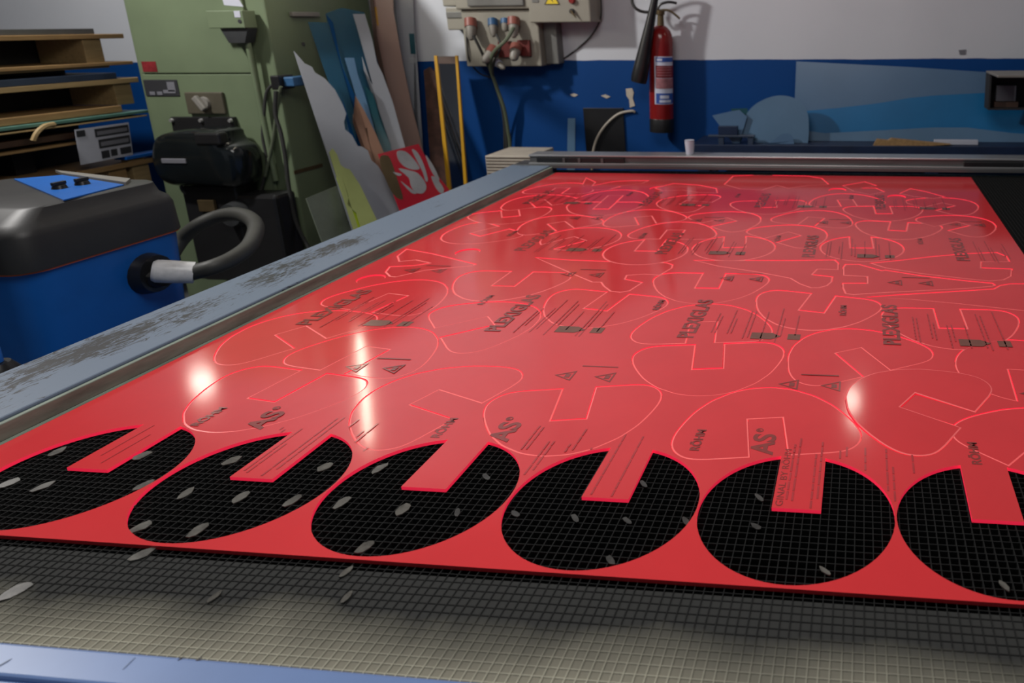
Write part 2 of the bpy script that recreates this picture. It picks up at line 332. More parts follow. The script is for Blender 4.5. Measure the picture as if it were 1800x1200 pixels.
# ================================================================== RED SHEET AND CUT PIECES
half = [(0, -122), (26, -120), (59, -109), (83, -93), (103, -77), (120, -57), (135, -36), (149, -9), (160, 17), (167, 38), (171, 60), (170, 80), (162, 99), (148, 114), (130, 122), (105, 125)]
full = [(-x, y) for x, y in half[::-1]][:-1] + half
dome = [(p.x/1000, p.y/1000) for p in spline([(x, y, 0) for x, y in full], 3)] + [(0.032, 0.125), (0.032, 0.0), (-0.032, 0.0), (-0.032, 0.125)]
a0 = math.asin(0.038/0.15)
disc = [(0.15*math.sin(a0+(2*PI-2*a0)*i/60), 0.15*math.cos(a0+(2*PI-2*a0)*i/60)) for i in range(61)] + [(-0.038, 0.007), (0.038, 0.007)]
PIECES = [  # kind, x, y, degrees, tilt (x, y in degrees)
 ('d', .3419, .4085, 351.8), ('d', .4211, .6546, 170.4), ('d', .6662, .4450, 248.8), ('d', .9883, .3874, 11.7), ('d', 1.3592, .4212, 190.4),
 ('d', 1.6310, .5105, 240.3), ('d', 1.8900, .3804, 140.5), ('d', .1407, .7328, 237.4), ('d', .2542, .9862, 169.2), ('d', .6044, .8307, 131.3),
 ('d', .5164, 1.0768, .4), ('d', .8449, .9246, 350.2), ('d', 1.1034, 1.1051, 1.3), ('d', 1.1467, .8640, 187.8), ('d', 1.2077, .6171, 9.5),
 ('d', 1.4094, .9551, 348.4), ('d', 1.5096, .7293, 210.1), ('d', 1.7593, .8750, 1.0), ('c', 1.8900, .6686, 177.1), ('c', 1.1143, 1.4835, 8.0),
 ('c', .8323, 1.4231, 2.1), ('d', .8681, 1.6802, 182.0), ('d', 1.0413, 1.8394, 135.5), ('d', 1.1600, 2.0358, 8.5), ('d', 1.3623, 1.8847, 165.2),
 ('c', 1.5368, 1.5075, 2.5), ('d', 1.6215, 1.9648, 3.5), ('d', 1.4643, 2.1836, 189.9), ('d', 1.6614, 1.7284, 353.5), ('d', 1.9050, 1.8367, 131.0),
 ('d', 1.8842, 2.1284, 134.1), ('d', .4860, 1.9672, 3.3), ('d', .3915, 1.7476, 218.6), ('c', .5623, 1.5553, 144.0), ('d', .6948, 1.8552, 204.3),
 ('d', .1741, 1.8275, 28.3), ('d', .1650, 2.0839, 217.3), ('d', 1.2988, 1.6621, 139.5), ('d', .4691, 2.2002, 184.0), ('d', .1750, 2.3300, 184.0),
 ('d', .1650, 1.5741, 329.2), ('d', .7960, 2.0990, 255.8)]
def place(t, x, y, deg, s=1.0):
    c, n = math.cos(math.radians(deg)), math.sin(math.radians(deg))
    return [Vector((x+s*(p[0]*c-p[1]*n), y+s*(p[0]*n+p[1]*c), 0)) for p in t]
outl = []     # (kind, polygon, centre)
for k, x, y, d in PIECES:
    outl.append((k, place(dome if k == 'd' else disc, x, y, d, 1.0 if y < 1.25 else 0.93), (x, y), d))
def pxpoly(pts): return [UZ(px, py, 0) for px, py in pts]
CONES = [
 [(1485, 464), (1510, 464), (1550, 475), (1556, 474), (1620, 484), (1700, 493), (1745, 497), (1751, 501), (1746, 503), (1700, 507), (1620, 511), (1560, 514), (1500, 518), (1485, 516), (1480, 505), (1480, 497), (1523, 497), (1523, 486), (1481, 484), (1481, 470)],
 [(1218, 457), (1300, 457), (1400, 457), (1468, 456), (1475, 462), (1475, 474), (1438, 473), (1429, 482), (1465, 486), (1463, 495), (1455, 502), (1440, 506), (1425, 506), (1405, 499), (1388, 489), (1330, 478), (1262, 468)],
 [(1528, 462), (1580, 457), (1640, 450), (1700, 445), (1752, 443), (1770, 450), (1776, 460), (1726, 460), (1726, 470), (1780, 472), (1779, 485), (1765, 492), (1740, 494), (1700, 490), (1620, 481), (1556, 471)],
 [(1520, 522), (1580, 517), (1700, 510), (1746, 507), (1757, 501), (1775, 498), (1800, 498), (1825, 505), (1830, 530), (1815, 548), (1790, 545), (1687, 534), (1600, 526)],
 [(940, 452), (1000, 456), (1100, 460), (1172, 461), (1184, 465), (1182, 471), (1160, 484), (1133, 482), (1103, 484), (1100, 490), (1131, 496), (1108, 511), (1090, 514), (1072, 512), (1060, 503), (1055, 496), (1040, 496), (1007, 482), (975, 468)],
 [(714, 437), (760, 445), (838, 464), (832, 467), (747, 475), (695, 487), (684, 486), (676, 478), (684, 468), (728, 466), (753, 462), (730, 457), (700, 460), (697, 450)],
]
EXTRA = [ # far rows, partly read
 [(1288, 309), (1330, 307), (1420, 309), (1445, 313), (1458, 324), (1420, 326), (1385, 331), (1366, 326), (1340, 334), (1300, 332), (1272, 324)],
 [(1184, 322), (1230, 325), (1260, 331), (1262, 339), (1225, 338), (1200, 334), (1165, 335), (1150, 330)],
 [(1030, 312), (1048, 320), (1042, 326), (1070, 320), (1085, 318), (1110, 317), (1142, 317), (1130, 322), (1095, 326), (1070, 333), (1035, 334), (1022, 326)],
 [(1480, 326), (1520, 319), (1542, 326), (1516, 330), (1540, 330), (1556, 337), (1530, 342), (1500, 336)],
 [(1600, 331), (1630, 337), (1662, 346), (1640, 349), (1604, 345), (1580, 340)],
]
for p in CONES: outl.append(('k', pxpoly(p), None, 0))
for p in EXTRA: outl.append(('e', pxpoly(p), None, 0))
HOLES = [(1031, 471), (1685, 523), (1338, 470), (652, 490), (1472, 334), (1323, 328), (1422, 318.5), (1075, 329), (1157, 331), (1576, 346), (1625, 494), (1592, 465), (822, 443)]
hol = []
for px, py in HOLES:
    c = UZ(px, py, 0); hol.append((c, [c+Vector((0.039*math.cos(2*PI*i/28), 0.039*math.sin(2*PI*i/28), 0)) for i in range(28)]))
FRONT = [(.231+.3025*i, .156) for i in range(6)]
TH = 0.006
# sheet with every contour cut through
sb = B(); sb.prism([(0, 0, -TH), (2.05, 0, -TH), (2.05, 2.672, -TH), (0, 2.672, -TH)], (0, 0, TH))
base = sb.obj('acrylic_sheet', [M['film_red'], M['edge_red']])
def cutter(polys):
    cb = B()
    for p in polys: cb.prism([v+Vector((0, 0, -0.03)) for v in p], (0, 0, 0.06))
    o = cb.obj('cutter', M['film_red']); return o
cut1 = cutter([place(disc, x, y, 0) for x, y in FRONT] + [o[1] for o in outl])
cut2 = cutter([h[1] for h in hol])
for c_ in (cut1, cut2):
    md = base.modifiers.new('b', 'BOOLEAN'); md.operation = 'DIFFERENCE'; md.solver = 'EXACT'; md.use_self = True; md.object = c_
dg = bpy.context.evaluated_depsgraph_get(); me = bpy.data.meshes.new_from_object(base.evaluated_get(dg))
base.modifiers.clear(); old = base.data; base.data = me; bpy.data.meshes.remove(old)
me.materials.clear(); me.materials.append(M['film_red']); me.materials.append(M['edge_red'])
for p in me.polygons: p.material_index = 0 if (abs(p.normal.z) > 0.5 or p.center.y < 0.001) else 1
for c_ in (cut1, cut2):
    d_ = c_.data; bpy.data.objects.remove(c_); bpy.data.meshes.remove(d_)
tag(base, 'large fluorescent red acrylic sheet with printed film and cut outlines lying on the grid', 'acrylic sheet')

def inset(poly, d):
    n = len(poly); A = sum(poly[i].x*poly[(i+1) % n].y-poly[(i+1) % n].x*poly[i].y for i in range(n)); sg = 1 if A > 0 else -1; out = []
    for i in range(n):
        e1 = (poly[i]-poly[i-1]).normalized(); e2 = (poly[(i+1) % n]-poly[i]).normalized()
        n1 = Vector((-e1.y, e1.x, 0))*sg; n2 = Vector((-e2.y, e2.x, 0))*sg
        b = n1+n2
        if b.length < 1e-4: b = n1.copy()
        b.normalize(); out.append(poly[i]+b*(d/max(0.5, b.dot(n1))))
    return out
def piece(name, poly, tilt, ztop, gap=0.0008, rim=0.0028):
    n = len(poly); c = sum(poly, Vector())/n
    o1 = inset(poly, gap); o2 = inset(poly, gap+rim)
    bm = bmesh.new(); R_ = Matrix.Rotation(math.radians(tilt[0]), 4, 'X') @ Matrix.Rotation(math.radians(tilt[1]), 4, 'Y')
    def mk(p, z): return bm.verts.new(R_ @ Vector((p.x-c.x, p.y-c.y, z)))
    t2 = [mk(p, 0) for p in o2]; t1 = [mk(p, -0.0006) for p in o1]; b1 = [mk(p, -0.0045) for p in o1]
    f = bm.faces.new(t2); f.material_index = 0
    for i in range(n):
        j = (i+1) % n
        f = bm.faces.new((t1[i], t1[j], t2[j], t2[i])); f.material_index = 2
        f = bm.faces.new((b1[i], b1[j], t1[j], t1[i])); f.material_index = 1
    f = bm.faces.new(b1[::-1]); f.material_index = 0
    bmesh.ops.recalc_face_normals(bm, faces=bm.faces[:])
    me = bpy.data.meshes.new(name); bm.to_mesh(me); bm.free()
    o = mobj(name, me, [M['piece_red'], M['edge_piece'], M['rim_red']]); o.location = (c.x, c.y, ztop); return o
ORD = ['first', 'second', 'third', 'fourth', 'fifth', 'sixth', 'seventh', 'eighth', 'ninth', 'tenth', 'eleventh', 'twelfth']
rows = [(0.30, 0.545), (0.545, 0.80), (0.80, 1.0), (1.0, 1.25), (1.25, 1.56), (1.56, 1.80), (1.80, 2.0), (2.0, 2.7)]
lab = {}
for ri, (y0, y1) in enumerate(rows):
    idx = sorted([i for i, o in enumerate(outl) if o[0] in 'dc' and y0 <= o[2][1] < y1], key=lambda i: outl[i][2][0])
    for j, i in enumerate(idx):
        kind = 'domed' if outl[i][0] == 'd' else 'round'
        pos = f'{ORD[j]} from the left' if j < len(idx)-1 else 'rightmost'
        lab[i] = f'slotted {kind} red piece, {pos} in the {ORD[ri]} row behind the open holes'
clab = ['long red cone piece with slot at its left end, right part of middle band', 'long red cone piece pointing left, eye hole, middle of the band',
        'long red cone piece with slot at right end, near right sheet edge', 'long red piece with round hole, lowest right in middle band',
        'red cone piece pointing left beside the dark round hole', 'red cone piece near the left sheet edge with round hole']
elab = ['jagged red puzzle piece at the far edge, right of centre', 'small flat red puzzle piece at the far edge, centre', 'jagged red puzzle piece at the far left corner',
        'arrow shaped red puzzle piece at the far edge, right side', 'small oval red puzzle piece near far right corner']
ki = ei = 0
for i, (k, poly, c, d) in enumerate(outl):
    tl = (random.uniform(-.09, .09), random.uniform(-.09, .09)); zt = random.uniform(-.0009, -.0004)
    if i == 5: tl = (0.5, 0.9); zt = 0.0022
    if i in (12, 14): zt = -0.0014
    o = piece('cut_piece', poly, tl, zt, rim=0.0028+0.0026*max(0, min(1, poly[0].y-.6)))
    if k in 'dc': tag(o, lab[i], 'acrylic piece', 'slotted pieces cut in the red sheet')
    elif k == 'k': tag(o, clab[ki], 'acrylic piece', 'cone pieces cut in the red sheet'); ki += 1
    else: tag(o, elab[ei], 'acrylic piece', 'puzzle pieces at the far edge'); ei += 1

for j, (c, poly) in enumerate(sorted(hol, key=lambda h: h[0].x)):
    o = piece('cut_disc', poly, (random.uniform(-.3, .3), random.uniform(-.3, .3)), -0.0026, gap=.001, rim=.002)
    for v in o.data.vertices:
        if v.co.z < -.003: v.co.z = -.0031
    tag(o, f'small round red cut-out disc, {ORD[j] if j < 12 else "last"} from the left side of the sheet', 'acrylic disc', 'small discs cut in the red sheet')
# print on the protective film
def text_mesh(s, length, height, x, y, z=0.0004, name='printed_word', m='print', bold=True):
    cu = bpy.data.curves.new('t', 'FONT'); cu.body = s; cu.size = 1.0
    if bold: cu.offset = 0.030
    o = bpy.data.objects.new('t', cu); C.objects.link(o); bpy.context.view_layer.update()
    me = bpy.data.meshes.new_from_object(o.evaluated_get(bpy.context.evaluated_depsgraph_get()))
    bpy.data.objects.remove(o)
    xs = [v.co.x for v in me.vertices]; ys = [v.co.y for v in me.vertices]; x0, x1, y0, y1 = min(xs), max(xs), min(ys), max(ys)
    for v in me.vertices:
        a = (v.co.x-x0)/(x1-x0)*length; b = (v.co.y-y0)/(y1-y0)*height
        v.co = Vector((x+height/2-b, y+a, z))
    return mobj(name, me, M[m], base)
def strips(name, rects, m, z=0.0004):
    b = B()
    for x0, x1, y0, y1 in rects: b.prism([(x0, y0, z), (x1, y0, z), (x1, y1, z), (x0, y1, z)], (0, 0, 0.00015))
    return b.obj(name, M[m], base)
def in_front_hole(x, y): return any((x-a)**2+(y-b)**2 < .153**2 for a, b in FRONT) and not any(abs(x-a) < .036 and y > b+.01 for a, b in FRONT)
rng = random.Random(3); ALLRC = []
for r, yt in enumerate((0.14, 0.768, 1.40, 2.03)):
    xs = (0.41, 0.888, 1.367, 1.852) if r % 2 == 0 else (0.143, 0.640, 1.121, 1.609)
    for xt in xs:
        if r == 0: text_mesh('AS', 0.066, 0.042, xt, 0.302); text_mesh('®', 0.013, 0.014, xt-.012, 0.373)
        else: text_mesh('PLEXIGLAS', 0.245, 0.042, xt, yt)
        if xt-0.12 > 0.03: text_mesh('RÖHM', 0.068, 0.021, xt-0.12, yt+0.165)
        rc = []
        for dx in (0.055, 0.064, 0.094, 0.103, 0.135, 0.146, 0.178, 0.214, 0.224, 0.258):
            if xt+dx > 2.03: continue
            ya = yt+rng.uniform(-.02, .05); yb = yt+rng.uniform(.12, .22); 
            yy = ya
            while yy < yb:
                l = rng.uniform(.012, .035); e = min(yy+l, yb)
                if e-yy > .004 and not (yy < .31 and (in_front_hole(xt+dx, yy) or in_front_hole(xt+dx+.003, e))): rc.append((xt+dx, xt+dx+.0032, yy, e))
                yy = e+.003
        ALLRC += rc
        if r > 0 and xt+.27 < 2.04:
            bx, by = xt+.155, yt+.006
            b = B(); b.prism([(bx, by, .0004), (bx+.05, by, .0004), (bx+.072, by+.018, .0004), (bx+.05, by+.036, .0004), (bx, by+.036, .0004)], (0, 0, .00015)); b.obj('printed_badge', M['print_olive'], base)
            strips('printed_badge', [(bx+.088, bx+.118, by+.002, by+.033)], 'print_olive')
        if r < 3:
            for dx in (0.025, 0.112):
                cx_, cy_ = xt+dx, yt+.418
                if cx_ > 2.0: continue
                b = B(); s_ = .022
                tri = [Vector((cx_-s_*1.1, cy_, 0)), Vector((cx_+s_*.8, cy_-s_, 0)), Vector((cx_+s_*.8, cy_+s_, 0))]; inn = inset(tri, .0035)
                for q in range(3): b.prism([v+Vector((0, 0, .0004)) for v in (tri[q], tri[(q+1) % 3], inn[(q+1) % 3], inn[q])], (0, 0, .00015))
                b.prism([(cx_-.001, cy_-.008, .0004), (cx_+.010, cy_-.008, .0004), (cx_+.010, cy_+.008, .0004), (cx_-.001, cy_+.008, .0004)], (0, 0, .00015))
                b.obj('printed_symbol', M['print'], base)
            strips('printed_rule', [(xt+.045, xt+.125, yt+.462, yt+.466)], 'print')
text_mesh('GINAL BY RÖHM', 0.155, 0.014, 1.412, 0.168, m='print', bold=False)
strips('printed_text_lines', ALLRC+[(.215, .217, .2, .3), (.238, .240, .18, .27)], 'print_light')['kind'] = 'stuff'

# loose flakes lying on the grid
CH = [(192, 747), (33, 788), (100, 795), (250, 801), (15, 850), (77, 855), (253, 853), (327, 868), (422, 875), (408, 810), (247, 927), (347, 933), (218, 898), (572, 821), (515, 880), (667, 824), (601, 884), (708, 896), (641, 962), (855, 839), (804, 901), (906, 904),
      (1131, 851), (1011, 911), (1103, 916), (1073, 985), (1334, 875), (1329, 926), (1205, 916), (1450, 1004), (1765, 1030), (30, 1038), (250, 975), (608, 1006), (610, 1050), (378, 1049)]
HN = ['leftmost', 'second', 'third', 'fourth', 'fifth', 'sixth']
cnt = {}
for i, (px, py) in enumerate(sorted(CH, key=lambda q: q[1])):
    c = UZ(px, py, -0.0055); big = px < 720
    L_, W_ = (0.0155, 0.0075) if big else (0.011, 0.0045)
    if py > 1000: L_, W_ = 0.011, 0.004
    if px == 30: L_, W_ = 0.018, 0.009
    hh = [k for k, (a, b_) in enumerate(FRONT) if (c.x-a)**2+(c.y-b_)**2 < .157**2]
    hk = hh[0] if hh else -1; cnt[hk] = cnt.get(hk, 0)+1
    fl_ = f'pale acrylic flake on the dark grid, {ORD[cnt[hk]-1]} from the back in the {HN[hk]} round hole' if hk >= 0 else f'pale flake on the beige grid before the sheet, {ORD[cnt[hk]-1]} from the back'
    ang = (math.radians(78) if big else math.radians(128))+random.uniform(-.3, .3)
    pts = []
    for k in range(9):
        a = 2*PI*k/9; rr = 1+random.uniform(-.18, .18); pts.append(Vector((math.cos(a)*L_*rr, math.sin(a)*W_*rr, 0)))
    Rm = Matrix.Translation(c) @ Matrix.Rotation(ang, 4, 'Z') @ Matrix.Rotation(random.uniform(.02, .22), 4, 'X')
    b = B(); b.prism([Rm @ p for p in pts], (0, 0, .0016)); tag(b.obj('acrylic_flake', M['chip'] if big or py > 1000 else M['chip_dark']), fl_, 'flake', 'flakes on the grid bed')

# ================================================================== GANTRY
GT = thing('gantry_beam', 'long aluminium gantry beam crossing the far end of the table', 'beam', (1.2, 2.8, -0.006))
B().box(-0.235, 2.60, 2.735, 2.83, 0.0305, 0.034).box(-0.235, 2.60, 2.70, 2.712, 0.016, 0.034, 0.002).box(-0.235, 2.60, 2.712, 2.74, 0.030, 0.034).obj('lower_rail', M['alu_dark'], GT)
B().box(-0.16, 2.60, 2.716, 2.83, 0.0345, 0.041, 0.001).obj('slide_rail', M['alu'], GT)
B().box(-0.16, 2.60, 2.735, 2.83, 0.0415, 0.071).obj('beam_web', M['alu_dark'], GT)
B().box(-0.165, 2.60, 2.728, 2.84, 0.0715, 0.080, 0.002).obj('top_flange', M['alu'], GT)
B().box(-0.12, 0.34, 2.722, 2.734, 0.0415, 0.068, 0.002).obj('belt_cover', M['black'], GT)
for x0 in (0.02, 0.10, 0.22): B().box(x0, x0+.012, 2.718, 2.7215, 0.042, 0.066).obj('belt_clip', M['alu_dark'], GT)
B().box(2.02, 2.30, 2.716, 2.734, 0.0415, 0.066, 0.003).obj('belt_cover', M['black'], GT)

# ================================================================== WALL EQUIPMENT
# --- socket distribution board
E_ = thing('socket_board', 'beige wall socket board with red and blue industrial plugs', 'socket board', (-0.7, WY, 0.47))
def wbox(b, x0, y0, x1, y1, Yf, Yb, bev=.006):
    p = UY(x0, y1, Yf); q = UY(x1, y0, Yf); return b.box(p.x, q.x, Yf, Yb, p.z, q.z, bev)
p = UY(822, 117, 3.60); q = UY(944, 20, 3.60)
B().box(p.x-.005, q.x, 3.60, WY, p.z, 0.815, .008).obj('housing', M['ebox'], E_)
B().box(p.x-.02, q.x+.03, 3.57, WY, 0.818, 1.12, .01).obj('upper_housing', M['ebox'], E_)
B().box(-0.855, -0.50, 3.555, 3.572, 0.835, 1.10, .006).obj('smoked_window', M['ebox_grey'], E_)
B().box(q.x+.0005, q.x+.085, 3.66, WY, p.z+.01, 0.815, .006).obj('side_housing', M['ebox_grey'], E_)
def plug(px, py, Y, d, r, ln, cap, body, nm='plug'):
    c = UY(px, py, Y); d = Vector(d).normalized()
    o = B().cyl(c, c+d*ln*.45, r*1.18, r*1.18).obj(nm, cap, E_, True)
    B().tube([c+d*ln*.45, c+d*ln*.5, c+d*ln*.95, c+d*ln*1.12], [r*1.05, r, r*.85, r*.35], 16).obj('plug_body', body, o, True)
    return c+d*ln*1.1
dn = (0.12, -0.55, -0.85)
plug(827, 34, 3.575, (.15, -.4, -.9), .030, .12, M['sock_red'], M['plug'])
plug(866, 34, 3.59, (.15, -.4, -.9), .024, .10, M['sock_blue'], M['plug'])
plug(888, 34, 3.59, (.1, -.4, -.9), .022, .07, M['sock_blue'], M['plug'])
plug(903, 32, 3.575, (.1, -.4, -.9), .030, .11, M['sock_red'], M['plug'])
for x, y in ((883, 86), (917, 84)):
    b = B(); wbox(b, x-6, y-14, x+13, y+15, 3.575, 3.60, .004); o = b.obj('socket', M['sock_dred'], E_)
plug(869, 84, 3.565, (-.25, -.6, -.6), .028, .11, M['sock_red'], M['plug'])
plug(908, 80, 3.565, (.05, -.6, -.7), .030, .10, M['sock_red'], M['plug'])
plug(872, 108, 3.57, (.5, -.3, -.3), .020, .08, M['ext_lab'], M['plug'])
# --- breaker box at the left of the board
E2 = thing('breaker_box', 'small beige breaker box left of the socket board', 'breaker box', (-0.98, WY, 0.7))
p = UY(787, 53, 3.62); q = UY(816, 12, 3.62)
B().box(p.x, q.x, 3.62, WY, p.z, q.z, .008).obj('housing', M['ebox'], E2)
B().box(p.x-.01, q.x, 3.615, WY, q.z+.004, 1.05, .008).obj('upper_housing', M['ebox'], E2)
B().box(p.x+.006, q.x-.008, 3.612, 3.6195, q.z-.065, q.z-.03, .002).obj('window', M['ebox_grey'], E2)
# --- control box with warning triangle
E3 = thing('control_box', 'beige wall control box with yellow warning triangle and knobs', 'control box', (-0.3, WY, 0.74))
p = UY(934, 40, 3.55); q = UY(1036, 0, 3.55)
B().box(p.x-.01, q.x, 3.55, WY, p.z, 1.15, .008).obj('housing', M['ebox'], E3)
t = [UY(957, 8, 3.548), UY(984, 8, 3.548), UY(970.5, -16, 3.548)]
o = B().prism(t, (0, -.002, 0)).obj('warning_sign', M['warn'], E3)
o2 = B()
ins = [t[0]+(t[1]-t[0])*.0, t[1], t[2]]
c_ = sum(t, Vector())/3
for a, b_ in ((0, 1), (1, 2), (2, 0)):
    o2.prism([t[a]+Vector((0, -.0025, 0)), t[b_]+Vector((0, -.0025, 0)), t[b_]+(c_-t[b_])*.16+Vector((0, -.0025, 0)), t[a]+(c_-t[a])*.16+Vector((0, -.0025, 0))], (0, -.0008, 0))
pb = UY(970.5, 1, 3.545)
o2.prism([pb+Vector((-.008, 0, .03)), pb+Vector((.006, 0, .012)), pb+Vector((.001, 0, .010)), pb+Vector((.006, 0, -.012)), pb+Vector((-.006, 0, .006)), pb+Vector((0, 0, .010))], (0, -.0008, 0))
o2.obj('warning_border', M['ink'], o)
c = UY(1006, 1, 3.548); B().cyl(c, c+Vector((0, -.02, 0)), .020, .016).obj('knob', M['ext_red'], E3, True)
c = UY(1006, 20, 3.548); o = B().cyl(c, c+Vector((0, -.016, 0)), .016, .014).obj('rotary_switch', M['ink'], E3, True)
B().prism([c+Vector((-.006, -.017, .008)), c+Vector((.006, -.017, .006)), c+Vector((.030, -.017, -.040)), c+Vector((.004, -.017, -.014))], (0, -.008, 0)).obj('pointer', M['brass'], o)
c = UY(941, 1, 3.548); B().box(c.x-.02, c.x+.02, 3.546, 3.551, c.z-.012, c.z+.03, .002).obj('hinge_plate', M['ebox_grey'], E3)
# --- cables
def cable(name, pts, r, m, label, group='cables on the back wall'):
    return tag(B().tube(spline(pts, 6), r, 8).obj(name, m, None, True), label, 'cable', group)
cable('cable', [UY(1056, -8, 3.70), UY(1056, 30, 3.71), UY(1040, 62, 3.73), UY(1012, 88, 3.742), UY(987, 106, 3.744)], .005, M['rubber'], 'thin black cable curving down from the control box on white wall')
cable('cable', [UY(903, 48, 3.50), UY(890, 70, 3.47), UY(868, 92, 3.48), UY(862, 118, 3.55), UY(872, 150, 3.62), UY(886, 190, 3.66), UY(893, 230, 3.69), UY(897, 272, 3.70), UY(898, 420, 3.70)], .011, M['cable_g'], 'thick olive cable hanging from the socket board to the floor')
cable('cable', [UY(832, 62, 3.48), UY(846, 90, 3.50), UY(860, 120, 3.57), UY(876, 160, 3.64), UY(888, 220, 3.69), UY(891, 275, 3.70), UY(892, 420, 3.70)], .009, M['rubber'], 'black cable hanging from the leftmost red plug')
cable('cable', [UY(872, 60, 3.52), UY(880, 82, 3.50), UY(868, 110, 3.52), UY(868, 140, 3.60), UY(884, 200, 3.69), UY(887, 270, 3.725), UY(887, 420, 3.725)], .007, M['rubber'], 'black cable hanging from the blue plug')
cable('cable', [UY(820, 55, 3.60), UY(821, 80, 3.59), UY(826, 108, 3.60), UY(842, 128, 3.70), UY(862, 136, 3.735)], .005, M['rubber'], 'thin black cable along the left edge of the socket board')
# --- fire extinguisher
X = thing('fire_extinguisher', 'red carbon dioxide fire extinguisher with black horn hanging on the wall', 'fire extinguisher', (0.30, 3.64, 0.07))
tilt = Matrix.Translation((0.297, 3.645, 0.40)) @ Matrix.Rotation(math.radians(2.3), 4, 'Y') @ Matrix.Translation((-0.297, -3.645, -0.40))
ex, ey = 0.297, 3.645
def lathe(b, prof, cx, cy, seg=28): return b.tube([(cx, cy, z) for r, z in prof], [r for r, z in prof], seg)
R0 = .074
lathe(B(), [(R0, .150), (R0, .60), (R0*.985, .63), (R0*.92, .657), (R0*.78, .682), (R0*.55, .702), (R0*.33, .712)], ex, ey).xf(tilt).obj('cylinder', M['ext_red'], X, True)
lathe(B(), [(R0*1.01, .068), (R0*1.02, .075), (R0*1.02, .148), (R0*1.0, .152)], ex, ey).xf(tilt).obj('base_sleeve', M['black'], X, True)
lathe(B(), [(.022, .70), (.020, .74), (.019, .772), (.026, .776), (.026, .80), (.016, .805)], ex, ey).xf(tilt).obj('valve', M['brass'], X, True)
B().tube(spline([(ex-.02, ey, .80), (ex+.0, ey, .835), (ex+.05, ey, .85), (ex+.10, ey, .845)], 5), .008, 8).xf(tilt).obj('lever', M['black'], X, True)
B().tube(spline([(ex-.01, ey, .800), (ex+.05, ey, .802), (ex+.095, ey, .775), (ex+.118, ey, .755)], 5), .007, 8).xf(tilt).obj('carry_handle', M['brass'], X, True)
B().tube([(ex-.06, ey, .785), (ex, ey, .79)], .010, 10).xf(tilt).obj('outlet', M['brass'], X, True)
def arcpatch(r, a0, a1, z0, z1, n=12):
    b = B(); vs = []
    for i in range(n+1):
        a = a0+(a1-a0)*i/n
        for rr in (r, r-.003): 
            for z in (z0, z1): vs.append(b.bm.verts.new(Vector((ex+rr*math.sin(a), ey-rr*math.cos(a), z))))
    for i in range(n):
        p_, q_ = i*4, i*4+4
        for s_ in ((0, 1), (3, 2), (1, 3), (2, 0)): b.bm.faces.new((vs[p_+s_[0]], vs[p_+s_[1]], vs[q_+s_[1]], vs[q_+s_[0]]))
    b.bm.faces.new((vs[0], vs[2], vs[3], vs[1])); b.bm.faces.new((vs[-4], vs[-3], vs[-1], vs[-2]))
    return b.xf(tilt)
lb = arcpatch(R0+.0004, -.30, 1.45, .245, .532).obj('label', M['ext_lab'], X, True)
arcpatch(R0+.0018, -.18, 1.42, .500, .526).obj('label_band', M['lab_blue'], lb, True)
arcpatch(R0+.0018, -.18, 1.42, .405, .478).obj('label_block', M['lab_red'], lb, True)
arcpatch(R0+.0018, -.18, 1.42, .340, .402).obj('label_block', M['lab_pink'], lb, True)
arcpatch(R0+.0018, -.18, 1.42, .249, .312).obj('label_band', M['lab_blue'], lb, True)
for z0, z1, a_, b_2 in ((.280, .300, .15, .9), (.506, .520, -.1, .35), (.256, .272, .1, 1.1)): arcpatch(R0+.0024, a_, b_2, z0, z1, 6).obj('label_emblem', M['ext_lab'], lb, True)
for z0 in (.418, .434, .450, .464): arcpatch(R0+.0024, -.1, 1.2, z0, z0+.005, 6).obj('label_text_line', M['lab_pink'], lb, True)
h0, h1 = UY(1152, -6, 3.56), UY(1124, 136, 3.56)
B().tube([h0+(h0-h1)*.2, h0, h0+(h1-h0)*.3, h0+(h1-h0)*.85, h1, h1+(h1-h0)*.06], [.018, .020, .027, .046, .050, .046], 20).obj('horn', M['black'], X, True)
B().tube(spline([UY(1150, 21, 3.63), UY(1132, 21, 3.62), UY(1118, 15, 3.60), UY(1111, 2, 3.60), UY(1116, -14, 3.60), UY(1140, -32, 3.58), h0+(h0-h1)*.2], 6), .009, 8).obj('hose', M['rubber'], X, True)
B().box(ex-.03, ex+.03, ey+.06, WY, .50, .56).xf(tilt).obj('wall_bracket', M['black'], X)
# --- black plate and cable, clear strip
p = UY(1030, 262, WY-.012); q = UY(1095, 190, WY-.012)
tag(B().box(p.x, q.x, WY-.012, WY-.001, p.z-.12, q.z, .002).obj('access_panel', M['black']), 'square black access panel on the blue wall', 'panel')
cable('cable', [UY(1040, 300, 3.72), UY(1043, 264, 3.72), UY(1052, 238, 3.72), UY(1068, 216, 3.725), UY(1088, 200, 3.73), UY(1110, 195, 3.735), UY(1116, 197, 3.742)], .008, M['cable_w'], 'cream cable arching across the black access panel')
tag(B().prism([UY(998, 208, 3.66), UY(1011, 208, 3.66), UY(1010, 330, 3.62), UY(996, 330, 3.62)], (0, .008, 0)).obj('acrylic_strip', M['film_haze']), 'narrow clear acrylic strip standing against the blue wall', 'acrylic strip')

